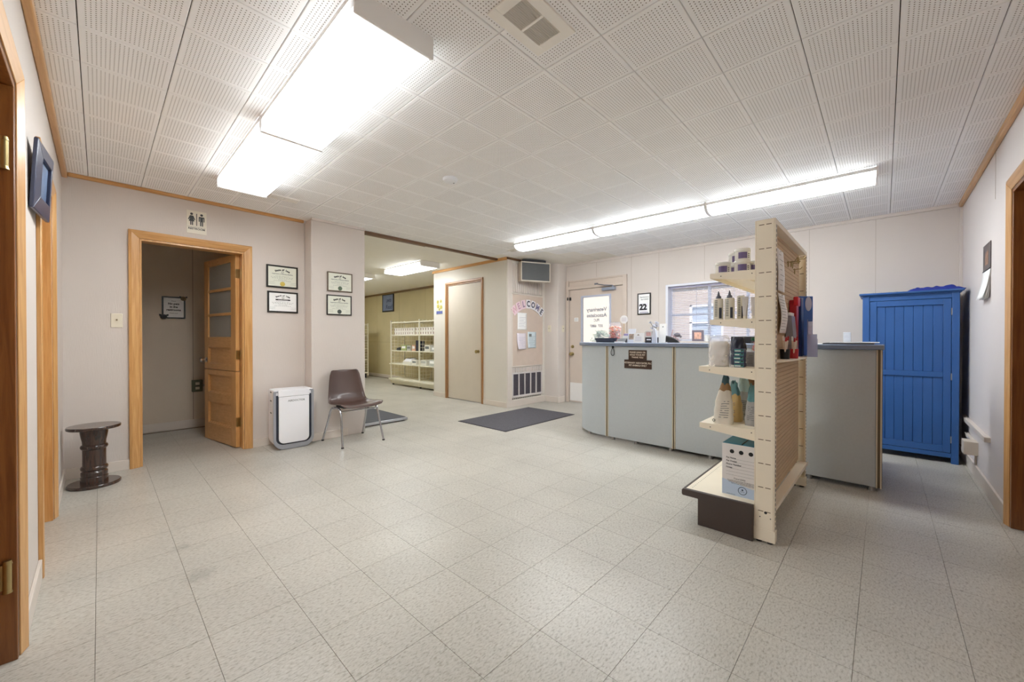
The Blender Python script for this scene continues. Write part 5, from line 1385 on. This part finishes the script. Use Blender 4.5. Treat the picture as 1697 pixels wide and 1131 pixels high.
MB().prism([(-0.03, 0.0), (0.04, 0.0), (0.04, 0.045), (0.03, 0.045)], -0.05, 0.05, 'x').build('holder', M_DARKGREY, t)
MB().box(-0.06, 0.06, -0.045, -0.03, 0, 0.012).build('cards', M_PAPER, t)
t = T('display_box', 'upright display box, dark below and white above, with a dog photo', 'box', at((3.96, 1.753, CT), -PI / 2))
MB().box(-0.062, 0.062, -0.02, 0.03, 0, 0.056).build('lower_band', mat('display_dark', (44, 40, 46), 0.45), t)
MB().box(-0.062, 0.062, -0.02, 0.03, 0.056, 0.125).build('upper_band', mat('display_white', (226, 222, 218), 0.5), t)
MB().box(0.012, 0.055, -0.0212, -0.02, 0.004, 0.120).build('photo', mat('dog_photo', (150, 104, 70), 0.5, var=0.5, vscale=45), t)
lw = MB(); lw.box(-0.045, 0.0, -0.0212, -0.02, 0.026, 0.038); lw.build('print', M_PAPER, t)
MB().box(-0.05, 0.0, -0.0212, -0.02, 0.07, 0.11).build('red_print', mat('pale_red', (222, 176, 168), 0.6, var=0.2, vscale=80), t)
t = T('curved_stand_sign', 'tall narrow white stand with a rounded top beside the display box', 'stand', at((3.90, 1.698, CT), -PI / 2))
MB().prism([(-0.026, 0), (0.026, 0), (0.024, 0.06), (0.018, 0.115)] + [(0.0 + 0.018 * math.cos(a), 0.128 + 0.022 * math.sin(a)) for a in [0, PI / 4, PI / 2, 3 * PI / 4, PI]] + [(-0.018, 0.115), (-0.024, 0.06)], -0.01, 0.012, 'y').build('panel', mat('stand_white', (228, 232, 242), 0.4), t, bev=0.002)
# far behind: vase with dried flowers and two cards on the desk side
t = T('flower_vase', 'small vase of grey and silver flowers standing behind the display box', 'vase', at((4.12, 1.79, CT)))
MB().lathe([(0.001, 0), (0.026, 0), (0.034, 0.03), (0.030, 0.075), (0.022, 0.10), (0.024, 0.108), (0.020, 0.108), (0.018, 0.10), (0.001, 0.02)], 22).build('vase', mat('vase_stone', (172, 160, 146), 0.5, var=0.15, vscale=40), t)
random.seed(5); lf = MB(); stm = MB()
for q in range(16):
    a = random.uniform(0, 2 * PI); r = random.uniform(0.01, 0.055); p = Vector((r * math.cos(a), r * math.sin(a), random.uniform(0.14, 0.235)))
    stm.tube([(0, 0, 0.09), p * 0.6 + Vector((0, 0, 0.05)), p], 0.0012, 5)
    for k in range(6):
        u = Vector((random.uniform(-1, 1), random.uniform(-1, 1), random.uniform(-1, 1))).normalized(); w2 = u.orthogonal().normalized() * 0.007
        lf.add([p, p + u * 0.010 + w2, p + u * 0.022, p + u * 0.010 - w2], [(0, 1, 2, 3)])
lf.build('petals', mat('petal_silver', (150, 152, 166), 0.5, var=0.4, vscale=90), t)['kind'] = 'stuff'
stm.build('stems', mat('stem_grey', (96, 98, 92), 0.7), t)
t, R1 = stand_card(4.10, 1.705, 0.075, 0.205, mat('card_back', (232, 230, 226), 0.5), 'tall white card behind the curved stand on the counter')
MB(R1).box(-0.006, 0.006, -0.0008, 0, 0.165, 0.178).build('logo', M_GREYINK, t)
# right end: tray with papers
t = T('letter_tray', 'black letter tray with white papers on the near end of the counter', 'tray', at((3.96, 0.20, CT)))
MB().box(-0.13, 0.13, -0.150, 0.140, 0, 0.010).build('tray', M_DARKGREY, t, bev=0.002)
MB().box(-0.125, 0.125, -0.178, 0.100, 0.010, 0.017).build('papers', M_PAPER, t)
t = T('loose_papers', 'thin pile of loose papers lying beside the letter tray', 'papers', at((3.93, 0.415, CT), 0.1))
MB().box(-0.10, 0.10, -0.06, 0.06, 0, 0.004).build('sheet', M_PAPER, t)
MB().box(-0.02, 0.03, -0.02, -0.008, 0.004, 0.010).build('pen', M_BLACK, t)

# office chair and monitor behind the counter
t = T('office_chair', 'black office chair behind the counter, only its rounded back showing', 'chair', at((4.98, 2.02, 0), 0.2))
bk = MB()
bk.prism([(0.27 * math.cos(a) * (1 if abs(math.cos(a)) < 0.8 else 0.97), 0.90 + 0.235 * math.sin(a)) for a in [2 * PI * k / 30 for k in range(30)]], -0.265, -0.235, 'x').build('backrest', M_BLACK, t, bev=0.008)
MB().prism([(0.15 * math.cos(a), 0.94 + 0.13 * math.sin(a)) for a in [2 * PI * k / 20 for k in range(20)]], -0.270, -0.262, 'x').build('back_mesh', mat('chair_mesh', (74, 74, 80), 0.7), t)
MB().box(-0.24, 0.24, -0.24, 0.24, 0.44, 0.52).build('seat', M_BLACK, t, bev=0.03)
MB().tube([(-0.25, 0, 0.75), (-0.30, 0, 0.55), (-0.2, 0, 0.43), (0, 0, 0.43)], 0.018).build('back_bar', M_BLACK, t)
MB().cyl((0, 0, 0.08), (0, 0, 0.44), 0.025).build('gas_post', M_DARKGREY, t)
for k in range(5):
    a = 2 * PI * k / 5
    MB().tube([(0, 0, 0.10), (0.27 * math.cos(a), 0.27 * math.sin(a), 0.065)], 0.018).build('base_arm', M_BLACK, t)
    MB().cyl((0.27 * math.cos(a) - 0.012 * math.sin(a), 0.27 * math.sin(a) + 0.012 * math.cos(a), 0.027), (0.27 * math.cos(a) + 0.012 * math.sin(a), 0.27 * math.sin(a) - 0.012 * math.cos(a), 0.027), 0.027).build('caster', M_BLACK, t)
t = T('monitor', 'black computer monitor behind the counter, its top edge showing', 'monitor', at((4.30, 0.93, 0.73), -PI / 2))
MB().box(-0.10, 0.10, -0.07, 0.07, 0, 0.012).build('base', M_BLACK, t)
MB().box(-0.02, 0.02, 0.01, 0.03, 0.012, 0.20).build('stand', M_BLACK, t)
MB().box(-0.165, 0.165, -0.012, 0.012, 0.10, 0.385).build('housing', M_BLACK, t, bev=0.006)
MB().box(-0.155, 0.155, 0.012, 0.0135, 0.115, 0.372).build('screen', mat('screen_dark', (30, 34, 42), 0.15), t)

# on the window sill
t = T('window_ornament', 'small wooden frame ornament with cat figure on the left of the window sill', 'ornament', at((5.545, 2.10, 1.057), -PI / 2))
M_ORN = mat('ornament_rose', (166, 136, 140), 0.5)
MB().tube([(-0.085, 0, 0.0), (-0.05, 0, 0.16)], 0.006).build('post', M_ORN, t)
MB().tube([(-0.05, 0, 0.085), (0.05, 0, 0.0)], 0.007).build('post', M_ORN, t)
MB().tube([(-0.02, 0, 0.0), (-0.045, 0, 0.085)], 0.006).build('post', M_ORN, t)
MB().lathe([(0.001, -0.03), (0.022, -0.02), (0.030, 0.0), (0.022, 0.024), (0.001, 0.032)], 18, (0.012, 0.0, 0.086), sx=1.5).build('body', mat('ornament_grey', (112, 106, 116), 0.5, var=0.3, vscale=40), t)
MB().lathe([(0.001, -0.016), (0.015, -0.008), (0.016, 0.006), (0.001, 0.018)], 16, (0.06, -0.005, 0.062)).build('head', MATS['ornament_grey'], t)
t = T('sill_picture', 'small square grey picture frame with an orange photo on the window sill', 'picture', frame((5.54, 1.81, 1.057), (0, -1, 0), (0, 0, 1), (-1, 0, 0)) @ Matrix.Translation((0, 0.076, 0)))
picture_frame(t, 0.148, 0.148, 0.028, 0.016, mat('frame_mauve', (128, 118, 130), 0.5), mat('sill_photo', (226, 178, 158), 0.5, var=0.3, vscale=50), 'photo')
t = T('sill_cup', 'small pale cup next to the picture on the window sill', 'cup', at((5.55, 1.70, 1.057)))
MB().lathe([(0.001, 0), (0.028, 0), (0.036, 0.085), (0.034, 0.085), (0.026, 0.004), (0.001, 0.004)], 20).build('cup', M_PAPER, t)

# framed day calendar
t = T('day_calendar', 'black framed tear-off calendar showing 22 between door and window', 'calendar', on_front(2.592, 1.612))
pp = picture_frame(t, 0.205, 0.318, 0.016, 0.018, M_FR, M_PAPER)
k_ = MB(); z = 0.0142
k_.text('Appointments', 0.027, 0.005, 0.100, z, bold=0.0004, shear=0.2, wscale=0.9); k_.text('appreciated', 0.027, 0.008, 0.068, z, bold=0.0004, shear=0.2, wscale=0.9)
k_.build('lettering', M_GREYINK, pp)
MB().box(-0.082, 0.055, -0.115, 0.005, z, z + 0.004).build('day_pad', mat('pad_white', (240, 240, 246), 0.6), t)
MB().text('22', 0.115, -0.012, -0.053, z + 0.004, 0.0004, bold=0.006).build('number', M_INK, t)
MB().box(-0.06, 0.03, -0.008, -0.001, z + 0.004, z + 0.0044).build('print', M_GREYINK, t)
MB().box(-0.07, 0.07, -0.138, -0.122, z, z + 0.0005).build('print', MATS['pale_ink'], t)

# ------------------------------------------------------------------ blue cabinet
t = T('blue_cabinet', 'tall blue painted cabinet with a plank door in the corner', 'cabinet', at((5.32, -0.16, 0)))
M_BLUE = mat('cabinet_blue', (46, 92, 156), 0.42, var=0.05, vscale=4)
M_BLUED = mat('cabinet_blue_groove', (30, 62, 116), 0.5)
ya, yb = 0.150, -0.475
for y0, y1 in ((ya - 0.05, ya), (yb, yb + 0.045)):
    W(t).box(5.10, 5.14, y0, y1, 0, 1.50).build('corner_post', M_BLUE, t, bev=0.003)
    W(t).box(5.50, 5.54, y0, y1, 0, 1.50).build('corner_post', M_BLUE, t, bev=0.003)
W(t).box(5.14, 5.50, ya - 0.022, ya - 0.004, 0.075, 1.50).build('side_panel', M_BLUE, t)
W(t).box(5.14, 5.50, yb + 0.004, yb + 0.022, 0.075, 1.50).build('side_panel', M_BLUE, t)
W(t).box(5.50, 5.52, yb + 0.045, ya - 0.05, 0.075, 1.50).build('back_panel', M_BLUE, t)
W(t).box(5.14, 5.50, yb + 0.022, ya - 0.022, 0.075, 0.095).build('floor_panel', M_BLUE, t)
W(t).box(5.105, 5.14, yb + 0.045, ya - 0.05, 1.45, 1.50).build('top_rail', M_BLUE, t, bev=0.002)
W(t).box(5.108, 5.14, yb + 0.045, ya - 0.05, 0.050, 0.090).build('bottom_rail', M_BLUE, t, bev=0.002)
cr = W(t); cr.box(5.085, 5.545, yb - 0.012, ya + 0.012, 1.497, 1.507); cr.box(5.072, 5.55, yb - 0.026, ya + 0.024, 1.507, 1.525)
cr.build('crown', M_BLUE, t, bev=0.004)
d0, d1 = yb + 0.048, ya - 0.053
dr = []
for y0, y1, z0, z1 in ((d1 - 0.047, d1, 0.094, 1.446), (d0, d0 + 0.047, 0.094, 1.446)):
    W(t).box(5.106, 5.130, y0, y1, z0, z1).build('door_stile', M_BLUE, t, bev=0.002)
for z0, z1 in ((0.094, 0.150), (0.752, 0.800), (1.395, 1.446)):
    W(t).box(5.106, 5.130, d0 + 0.047, d1 - 0.047, z0, z1).build('door_rail', M_BLUE, t, bev=0.002)
pw = (d1 - d0 - 0.094) / 7
for za, zb_ in ((0.150, 0.752), (0.800, 1.395)):
    for k in range(7):
        y0 = d0 + 0.047 + k * pw
        W(t).box(5.117, 5.127, y0 + 0.0008, y0 + pw - 0.0008, za, zb_).build('plank', M_BLUE, t, bev=0.0022, seg=1)
W(t).box(5.127, 5.130, d0 + 0.047, d1 - 0.047, 0.150, 1.395).build('door_back', M_BLUED, t)
for z in (0.21, 0.76, 1.33):
    h_ = W(t); h_.cyl((5.103, d0 - 0.0015, z - 0.03), (5.103, d0 - 0.0015, z + 0.03), 0.0045, n=10); h_.build('hinge', M_STEEL, t)
W(t).lathe([(0.001, 0), (0.014, 0), (0.014, 0.02), (0.001, 0.022)], 14, (5.10, d1 - 0.022, 0.90)).build('latch', M_BLUED, t)
# blue cloth and lettered strip on the cabinet
random.seed(11)
def cloth(a, b):
    e = min(1.0, 6 * min(a, 1 - a, b, 1 - b))
    n_ = noise.noise(Vector((a * 4.2, b * 3.1, 1.7))) + 0.5 * noise.noise(Vector((a * 10, b * 8, 4)))
    return (0.24 * (b - 0.5), 0.36 * (a - 0.5), 0.003 + e * (0.022 + 0.030 * abs(n_) + 0.012 * a * 0))
one('folded_cloth', 'crumpled royal blue cloth lying on top of the blue cabinet', 'cloth', MB().grid(cloth, 40, 24), mat('cloth_blue', (28, 48, 142), 0.8, var=0.1, vscale=30), at((5.25, -0.335, 1.525)), solid=0.003, angle=180)
t = T('blue_garland', 'flat blue cut-out strip lying on the cabinet beside the cloth', 'garland', at((5.20, -0.02, 1.525), PI / 2))
g_ = MB()
for k in range(9): g_.prism([(-0.115 + 0.027 * k, 0), (-0.092 + 0.027 * k, 0), (-0.095 + 0.027 * k, 0.010 + 0.004 * (k % 2)), (-0.103 + 0.027 * k, 0.006), (-0.112 + 0.027 * k, 0.012)], -0.01, 0.01, 'y')
g_.build('cut_outs', mat('garland_blue', (60, 92, 150), 0.6), t)

# ------------------------------------------------------------------ bulletin board, grille and grey box by the front door
NY = 4.30
def niche(x, z): return on_rear(x, z, NY)
t = T('bulletin_board', 'tan bulletin board framed on the wall beside the front door', 'bulletin board', niche(4.905, 1.228))
M_CORK = mat('board_tan', (204, 186, 172), 0.75, var=0.03, vscale=10)
MB().box(-0.375, 0.375, -0.575, 0.575, 0.0, 0.012).build('panel', M_CORK, t)
for b in ((-0.39, 0.39, 0.575, 0.592), (-0.39, 0.39, -0.592, -0.575), (-0.39, -0.375, -0.575, 0.575), (0.375, 0.39, -0.575, 0.575)):
    MB().box(*b, 0, 0.018).build('edge_strip', M_BASE, t, bev=0.002)
for (x0, x1, za, zb2, nm, lb) in ((4.53, 5.285, 1.835, 2.30, 'ribbed_panel', 'beige vertically ribbed panel above the bulletin board'), (4.53, 5.275, 0.548, 0.625, 'ribbed_strip', 'beige ribbed strip between bulletin board and floor grille')):
    pr = []
    n = 16; w = (x1 - x0) / n
    for k in range(n):
        a = x0 + k * w - (x0 + x1) / 2
        pr += [(a, 0.004), (a + 0.3 * w, 0.004), (a + 0.4 * w, 0.022), (a + 0.9 * w, 0.022)]
    pr += [((x1 - x0) / 2, 0.022), ((x1 - x0) / 2, 0.0), (-(x1 - x0) / 2, 0.0)]
    hh = (zb2 - za) / 2
    # cross-section in (x, z) of the wall frame, pushed along y
    mb = MB(); mb.prism(pr, -hh, hh, 'y')
    mb.M = niche((x0 + x1) / 2, (za + zb2) / 2); mb.v = [mb.M @ v for v in mb.v]
    mb.build(nm, M_WALL, wall_closet, angle=20)
MB(niche(4.47, 1.22)).box(-0.055, 0.055, -1.12, 1.12, 0, 0.012).build('corner_panel', M_BASE, wall_closet, bev=0.002)
MC = [mat('card_pink', (232, 206, 214), 0.6), mat('card_white', (236, 234, 238), 0.6)]
cols = [((214, 168, 180), 0), ((190, 150, 166), 0), ((150, 130, 150), 0), ((40, 44, 64), 1), ((60, 62, 84), 1), ((110, 104, 140), 1), ((34, 38, 60), 1)]
for k, chh in enumerate('WELCOME'):
    a = (k / 6 - 0.5) * 1.35; R_2 = 0.50
    x = 4.905 + R_2 * math.sin(a) * 1.05; zz = 1.665 - R_2 * (1 - math.cos(a)) * 1.05
    o = T('letter_card', 'letter %s card of the arched WELCOME on the bulletin board' % chh if chh != 'E' else ('first letter E card of the arched WELCOME, on pink' if k == 1 else 'last letter E card of the arched WELCOME, dark on white'), 'letter card',
          on_rear(x, zz, NY - 0.0125) @ Matrix.Translation((0, 0, 0.002 * k)) @ Matrix.Rotation(-a, 4, 'Z'), 'WELCOME letter cards')
    MB().box(-0.052, 0.052, -0.072, 0.072, 0, 0.0015).build('card', MC[cols[k][1]], o)
    MB().text(chh, 0.135, 0, 0.0, 0.0015, 0.0006, bold=0.0045, wscale=0.85).build('letter', mat('letter_%d' % k, cols[k][0], 0.6), o)
def notice(x0, x1, z0, z1, m, label, dark=False, curl=0.0):
    t = T('notice_sheet', label, 'paper', on_rear((x0 + x1) / 2, z1, NY - 0.013))
    w, h = x1 - x0, z1 - z0
    MB().grid(lambda a, b: ((a - 0.5) * w, -h * b, 0.001 + curl * (b ** 3) * (1 - a) * 0.8), 4, 10).build('sheet', m, t, solid=0.0006)
    ln = MB()
    for q in range(7):
        ln.box(-w * 0.38, w * (0.38 - 0.2 * (q % 3) / 2), -h * (0.28 + 0.09 * q), -h * (0.28 + 0.09 * q) + 0.004, 0.0022 + curl * 0.35 * (0.28 + 0.09 * q) ** 3, 0.0026 + curl * 0.35 * (0.28 + 0.09 * q) ** 3)
    if dark: ln.box(-w * 0.36, -w * 0.05, -h * 0.30, -h * 0.12, 0.0018, 0.0024)
    ln.build('print', M_GREYINK if dark else MATS['pale_ink'], t)
    MB().cyl((0, -0.01, 0.0015), (0, -0.01, 0.008), 0.005, n=10).build('pin', M_PAPER, t)
notice(4.645, 4.870, 1.235, 1.515, M_PAPER, 'white notice under the pink WELCOME letters')
notice(4.632, 4.855, 0.920, 1.180, mat('notice_lilac', (226, 218, 226), 0.6), 'pale lilac notice with a curled corner, lowest left on the board', curl=0.05)
notice(4.895, 5.110, 0.935, 1.205, mat('notice_blue', (208, 222, 228), 0.6), 'pale blue sheet with a dark picture, lower right on the board', True, 0.01)
# floor grille
t = T('wall_grille', 'return air grille with five dark mesh panels low on the wall', 'grille', niche(4.90, 0.335))
M_GRL = mat('grille_frame', (210, 204, 202), 0.45)
M_MESH = mat('grille_mesh', (96, 92, 100), 0.6, metal=0.4, var=0.35, vscale=60, stretch=(1, 1, 2))
x0, x1, zA, zB = -0.375, 0.370, -0.19, 0.205
for b in ((x0, x1, zB - 0.02, zB), (x0, x1, zA, zA + 0.03)): MB().box(*b, 0, 0.02).build('frame', M_GRL, t, bev=0.002)
for k in range(6):
    xx = x0 + (x1 - x0 - 0.02) * k / 5; MB().box(xx, xx + 0.02, zA + 0.03, zB - 0.02, 0, 0.02).build('bar', M_GRL, t, bev=0.002)
for k in range(5):
    a = x0 + (x1 - x0 - 0.02) * k / 5 + 0.02; b = x0 + (x1 - x0 - 0.02) * (k + 1) / 5
    p_ = MB().box(a, b, zA + 0.03, zB - 0.02, 0.0, 0.004).build('mesh_panel', M_MESH, t)
    ms = MB(); zc = zA + 0.03; q = 0
    while zc < zB - 0.028:
        ms.add([(a, zc, 0.0045), (b, zc + 0.004, 0.0045), (b, zc + 0.0075, 0.0075), (a, zc + 0.0035, 0.0075)], [(0, 1, 2, 3)]); zc += 0.0095
    ms.build('louvres', mat('grille_louvre', (128, 124, 134), 0.5, metal=0.5), p_)
sl_ = MB()
for k in range(17): sl_.box(x0 + 0.01 + k * 0.043, x0 + 0.035 + k * 0.043, zA - 0.026, zA - 0.014, 0.001, 0.003)
sl_.build('slot', M_BLACK, t)
# grey mesh-fronted box near the ceiling
t = T('air_unit', 'grey mesh-fronted box hung at an angle in the corner under the ceiling', 'air unit', frame((4.83, 4.055, 2.165), (math.cos(-0.42), math.sin(-0.42), 0), (0, 0, 1), (math.sin(-0.42), -math.cos(-0.42), 0)))
w, h, d = 0.26, 0.155, 0.12
MB().box(-w, w, -h, h, -d, -0.012).build('housing', mat('unit_beige', (196, 186, 172), 0.5), t, bev=0.004)
for b in ((-w, w, h - 0.016, h), (-w, w, -h, -h + 0.016), (-w, -w + 0.014, -h + 0.016, h - 0.016), (w - 0.014, w, -h + 0.016, h - 0.016)):
    MB().box(*b, -0.012, 0.006).build('frame', mat('unit_frame', (212, 204, 190), 0.4), t, bev=0.002)
MB().box(-w + 0.014, w - 0.014, -h + 0.016, h - 0.016, -0.012, -0.008).build('filter', mat('unit_dark', (84, 86, 86), 0.7), t)
gm = MB()
for k in range(44): gm.box(-w + 0.014 + k * 0.0115, -w + 0.016 + k * 0.0115, -h + 0.016, h - 0.016, -0.008, -0.005)
for k in range(24): gm.box(-w + 0.014, w - 0.014, -h + 0.018 + k * 0.0118, -h + 0.020 + k * 0.0118, -0.008, -0.0055)
gm.build('mesh', mat('unit_mesh', (124, 126, 126), 0.5, metal=0.3), t)
MB().box(-0.20, 0.20, h, h + 0.045, -0.11, -0.04).build('mount', M_DARKGREY, t)

# ------------------------------------------------------------------ stock room
t = T('poster', 'small yellow and blue poster beside the closet door', 'poster', frame((4.409, 6.065, 1.702), (0, -1, 0), (0, 0, 1), (-1, 0, 0)))
MB().box(-0.105, 0.105, -0.155, 0.155, 0, 0.002).build('sheet', mat('poster_cream', (206, 204, 186), 0.5), t)
MB().box(-0.095, 0.095, -0.145, -0.090, 0.002, 0.0026).build('blue_band', mat('poster_blue', (92, 100, 160), 0.5), t)
ps = MB()
for (x, z, r) in ((-0.05, 0.08, 0.035), (0.045, 0.09, 0.03), (-0.04, 0.0, 0.04), (0.05, -0.02, 0.038), (0.0, -0.06, 0.025)): ps.cyl((x, z, 0.002), (x, z, 0.0027), r, n=14)
ps.build('pictures', mat('poster_yellow', (176, 166, 78), 0.5, var=0.4, vscale=40), t)
t = T('framed_print', 'dark framed blue print high on the olive wall', 'picture', frame((5.549, 10.02, 2.09), (0, -1, 0), (0, 0, 1), (-1, 0, 0)))
pp = picture_frame(t, 0.62, 0.50, 0.035, 0.02, M_FR, mat('print_blue', (122, 136, 168), 0.5, var=0.08, vscale=4))
k_ = MB(); k_.text('pets', 0.15, 0.06, 0.07, 0.017, bold=0.003, shear=0.2); k_.text('Read', 0.17, 0.06, -0.12, 0.017, bold=0.003, shear=0.2)
k_.build('lettering', mat('print_ink', (66, 76, 110), 0.6), pp)

def wire_unit(y0, bays, label, goods):
    t = T('wire_shelving', label, 'shelving', at((4.95, y0, 0)), 'white wire shelving of the stock room')
    bw_ = 1.20
    def w(): return W(t)
    xf, xb = 4.80, 5.16
    for k in range(bays + 1):
        y = y0 + k * bw_
        e = w()
        for x in (xf, xb): e.box(x - 0.012, x + 0.012, y - 0.012, y + 0.012, 0.06, 1.52)
        e.build('upright', M_WIRE, t)
        g_ = w(); z = 0.22
        while z < 1.5: g_.cyl((xf, y, z), (xb, y, z), 0.004, n=6); z += 0.075
        for q in range(1, 4): g_.cyl((xf + (xb - xf) * q / 4, y, 0.2), (xf + (xb - xf) * q / 4, y, 1.52), 0.004, n=6)
        g_.build('wire_end', M_WIRE, t)
    for k in range(bays):
        ya_, yb_ = y0 + k * bw_ + 0.013, y0 + (k + 1) * bw_ - 0.013
        for z, xo in ((1.478, xf), (1.178, xf), (0.818, xf), (0.510, 4.74)):
            w().box(xo, xb, ya_, yb_, z - 0.022, z).build('shelf', M_WIRE, t, bev=0.003)
        bp = w(); z = 0.25
        while z < 1.46: bp.cyl((xb + 0.006, ya_, z), (xb + 0.006, yb_, z), 0.0025, n=5); z += 0.10
        for q in range(1, 12): bp.cyl((xb + 0.006, ya_ + (yb_ - ya_) * q / 12, 0.16), (xb + 0.006, ya_ + (yb_ - ya_) * q / 12, 1.5), 0.0025, n=5)
        bp.build('wire_back', M_WIRE, t)
    w().box(4.735, xb, y0 - 0.01, y0 + bays * bw_ + 0.01, 0.125, 0.160).build('base_deck', M_WIRE, t, bev=0.004)
    w().box(4.80, 4.815, y0 + 0.02, y0 + bays * bw_ - 0.02, 0.035, 0.125).build('kick_plate', M_WIRE, t)
    for k in range(bays + 1):
        y = min(max(y0 + k * bw_, y0 + 0.05), y0 + bays * bw_ - 0.05)
        for x in (4.83, 5.12): w().cyl((x, y, 0), (x, y, 0.125), 0.02, n=10).build('foot', M_DARKGREY, t)
    return t
wire_unit(6.14, 2, 'white wire shelving with cans and boxes beside the closet wall', True)
wire_unit(10.45, 1, 'white wire shelving far back, half hidden behind the pier', False)
t = T('leaning_board', 'pale grey board leaning on the olive wall behind the wire shelves', 'board', at((5.30, 7.15, 0)) @ Matrix.Rotation(math.radians(8), 4, 'Y'))
MB().prism([(-0.6, 0.0), (0.62, 0.0), (0.60, 0.10), (0.52, 0.35), (0.50, 1.15), (0.42, 1.28), (-0.6, 1.28)], 0.0, 0.02, 'x').build('board', mat('board_grey', (196, 190, 176), 0.6), t)
# two rows of cans, each can of the front face
ORD = 'first second third fourth fifth sixth seventh eighth ninth tenth eleventh twelfth thirteenth fourteenth fifteenth sixteenth seventeenth eighteenth'.split()
canp = None; n = 0
for row in range(2):
    for k in range(18):
        y = 8.42 - k * 0.094 - (0.06 if k > 8 else 0)
        M_ = at((4.87, y, 1.178 + 0.083 * row))
        lb = '%s white food can from the closet end in the %s row of cans' % (ORD[17 - k], ('lower', 'upper')[row])
        if canp is None:
            canp = t = T('food_can', lb, 'can', M_, 'cans on the wire shelf')
            MB().lathe([(0.001, 0), (0.040, 0), (0.042, 0.003), (0.040, 0.006), (0.040, 0.074), (0.042, 0.078), (0.040, 0.082), (0.001, 0.080)], 18).build('can', mat('can_white', (234, 230, 222), 0.4), t)
            MB().grid(lambda a, b: (-0.0405 * math.cos(-0.2 + 0.75 * a), 0.0405 * math.sin(-0.2 + 0.75 * a), 0.016 + 0.046 * b), 5, 1).build('label', mat('can_label', (120, 76, 72), 0.5), t)
        else: dup(canp, M_, lb)
M_BX = [mat('carton_cream', (226, 224, 214), 0.5), mat('carton_green', (166, 178, 120), 0.5), mat('carton_grey', (186, 188, 182), 0.5), mat('carton_peach', (222, 178, 150), 0.5), mat('carton_black', (44, 46, 60), 0.5)]
def carton(y, z, w_, h_, m, label, band=None):
    t = T('small_carton', label, 'box', at((4.90, y, z)))
    MB().box(-0.08, 0.08, -w_ / 2, w_ / 2, 0, h_).build('carton', m, t, bev=0.003)
    if band: MB().box(-0.0815, -0.08, -w_ * 0.35, w_ * 0.35, h_ * 0.4, h_ * 0.8).build('band', band, t)
carton(8.02, 0.818, 0.22, 0.125, M_BX[1], 'green and white carton on the middle wire shelf', M_PAPER)
carton(7.80, 0.818, 0.16, 0.115, M_BX[2], 'grey carton beside the green one on the middle wire shelf', M_GREYINK)
carton(7.60, 0.818, 0.13, 0.13, M_BX[3], 'peach printed carton on the middle wire shelf', M_PAPER)
carton(7.46, 0.818, 0.11, 0.235, M_BX[4], 'tall black carton on the middle wire shelf', None)
carton(7.08, 0.818, 0.20, 0.135, M_BX[0], 'white carton on the middle wire shelf, near the closet wall', M_GREYINK)
carton(6.82, 0.818, 0.22, 0.105, M_BX[2], 'pale grey carton on the middle wire shelf at the closet wall', M_PAPER)
carton(7.58, 0.510, 0.20, 0.10, M_BX[0], 'white carton on the low wire shelf right of the clear-topped box', M_GREYINK)
carton(7.22, 0.510, 0.24, 0.12, M_BX[0], 'broad white carton on the low wire shelf near the closet wall', M_BX[2])
carton(6.90, 0.510, 0.22, 0.135, M_BX[2], 'pale carton on the low wire shelf at the closet wall', M_PAPER)
t = T('black_bag', 'flat black bag on the middle wire shelf, farthest from the closet', 'bag', at((4.90, 8.28, 0.818)))
MB().lathe([(0.001, 0), (0.13, 0), (0.15, 0.02), (0.13, 0.05), (0.06, 0.07), (0.001, 0.072)], 22, sx=0.5, sy=1.0).build('bag', M_BLACK, t)
t = T('machine_box', 'white carton with a clear sloping top on the low wire shelf', 'box', at((4.90, 7.85, 0.510)))
MB().box(-0.10, 0.10, -0.17, 0.17, 0, 0.06).build('tray', M_BX[0], t, bev=0.003)
MB().add([(-0.10, -0.17, 0.06), (0.10, -0.17, 0.06), (0.10, 0.17, 0.06), (-0.10, 0.17, 0.06), (-0.04, -0.10, 0.135), (0.08, -0.10, 0.135), (0.08, 0.10, 0.135), (-0.04, 0.10, 0.135)],
         [(3, 2, 1, 0), (4, 5, 6, 7), (0, 1, 5, 4), (1, 2, 6, 5), (2, 3, 7, 6), (3, 0, 4, 7)]).build('sloped_top', mat('sloped_white', (220, 220, 222), 0.35), t, bev=0.004)
MB().box(-0.06, 0.06, -0.08, 0.08, 0.135, 0.139).build('dark_print', M_DARKGREY, t)
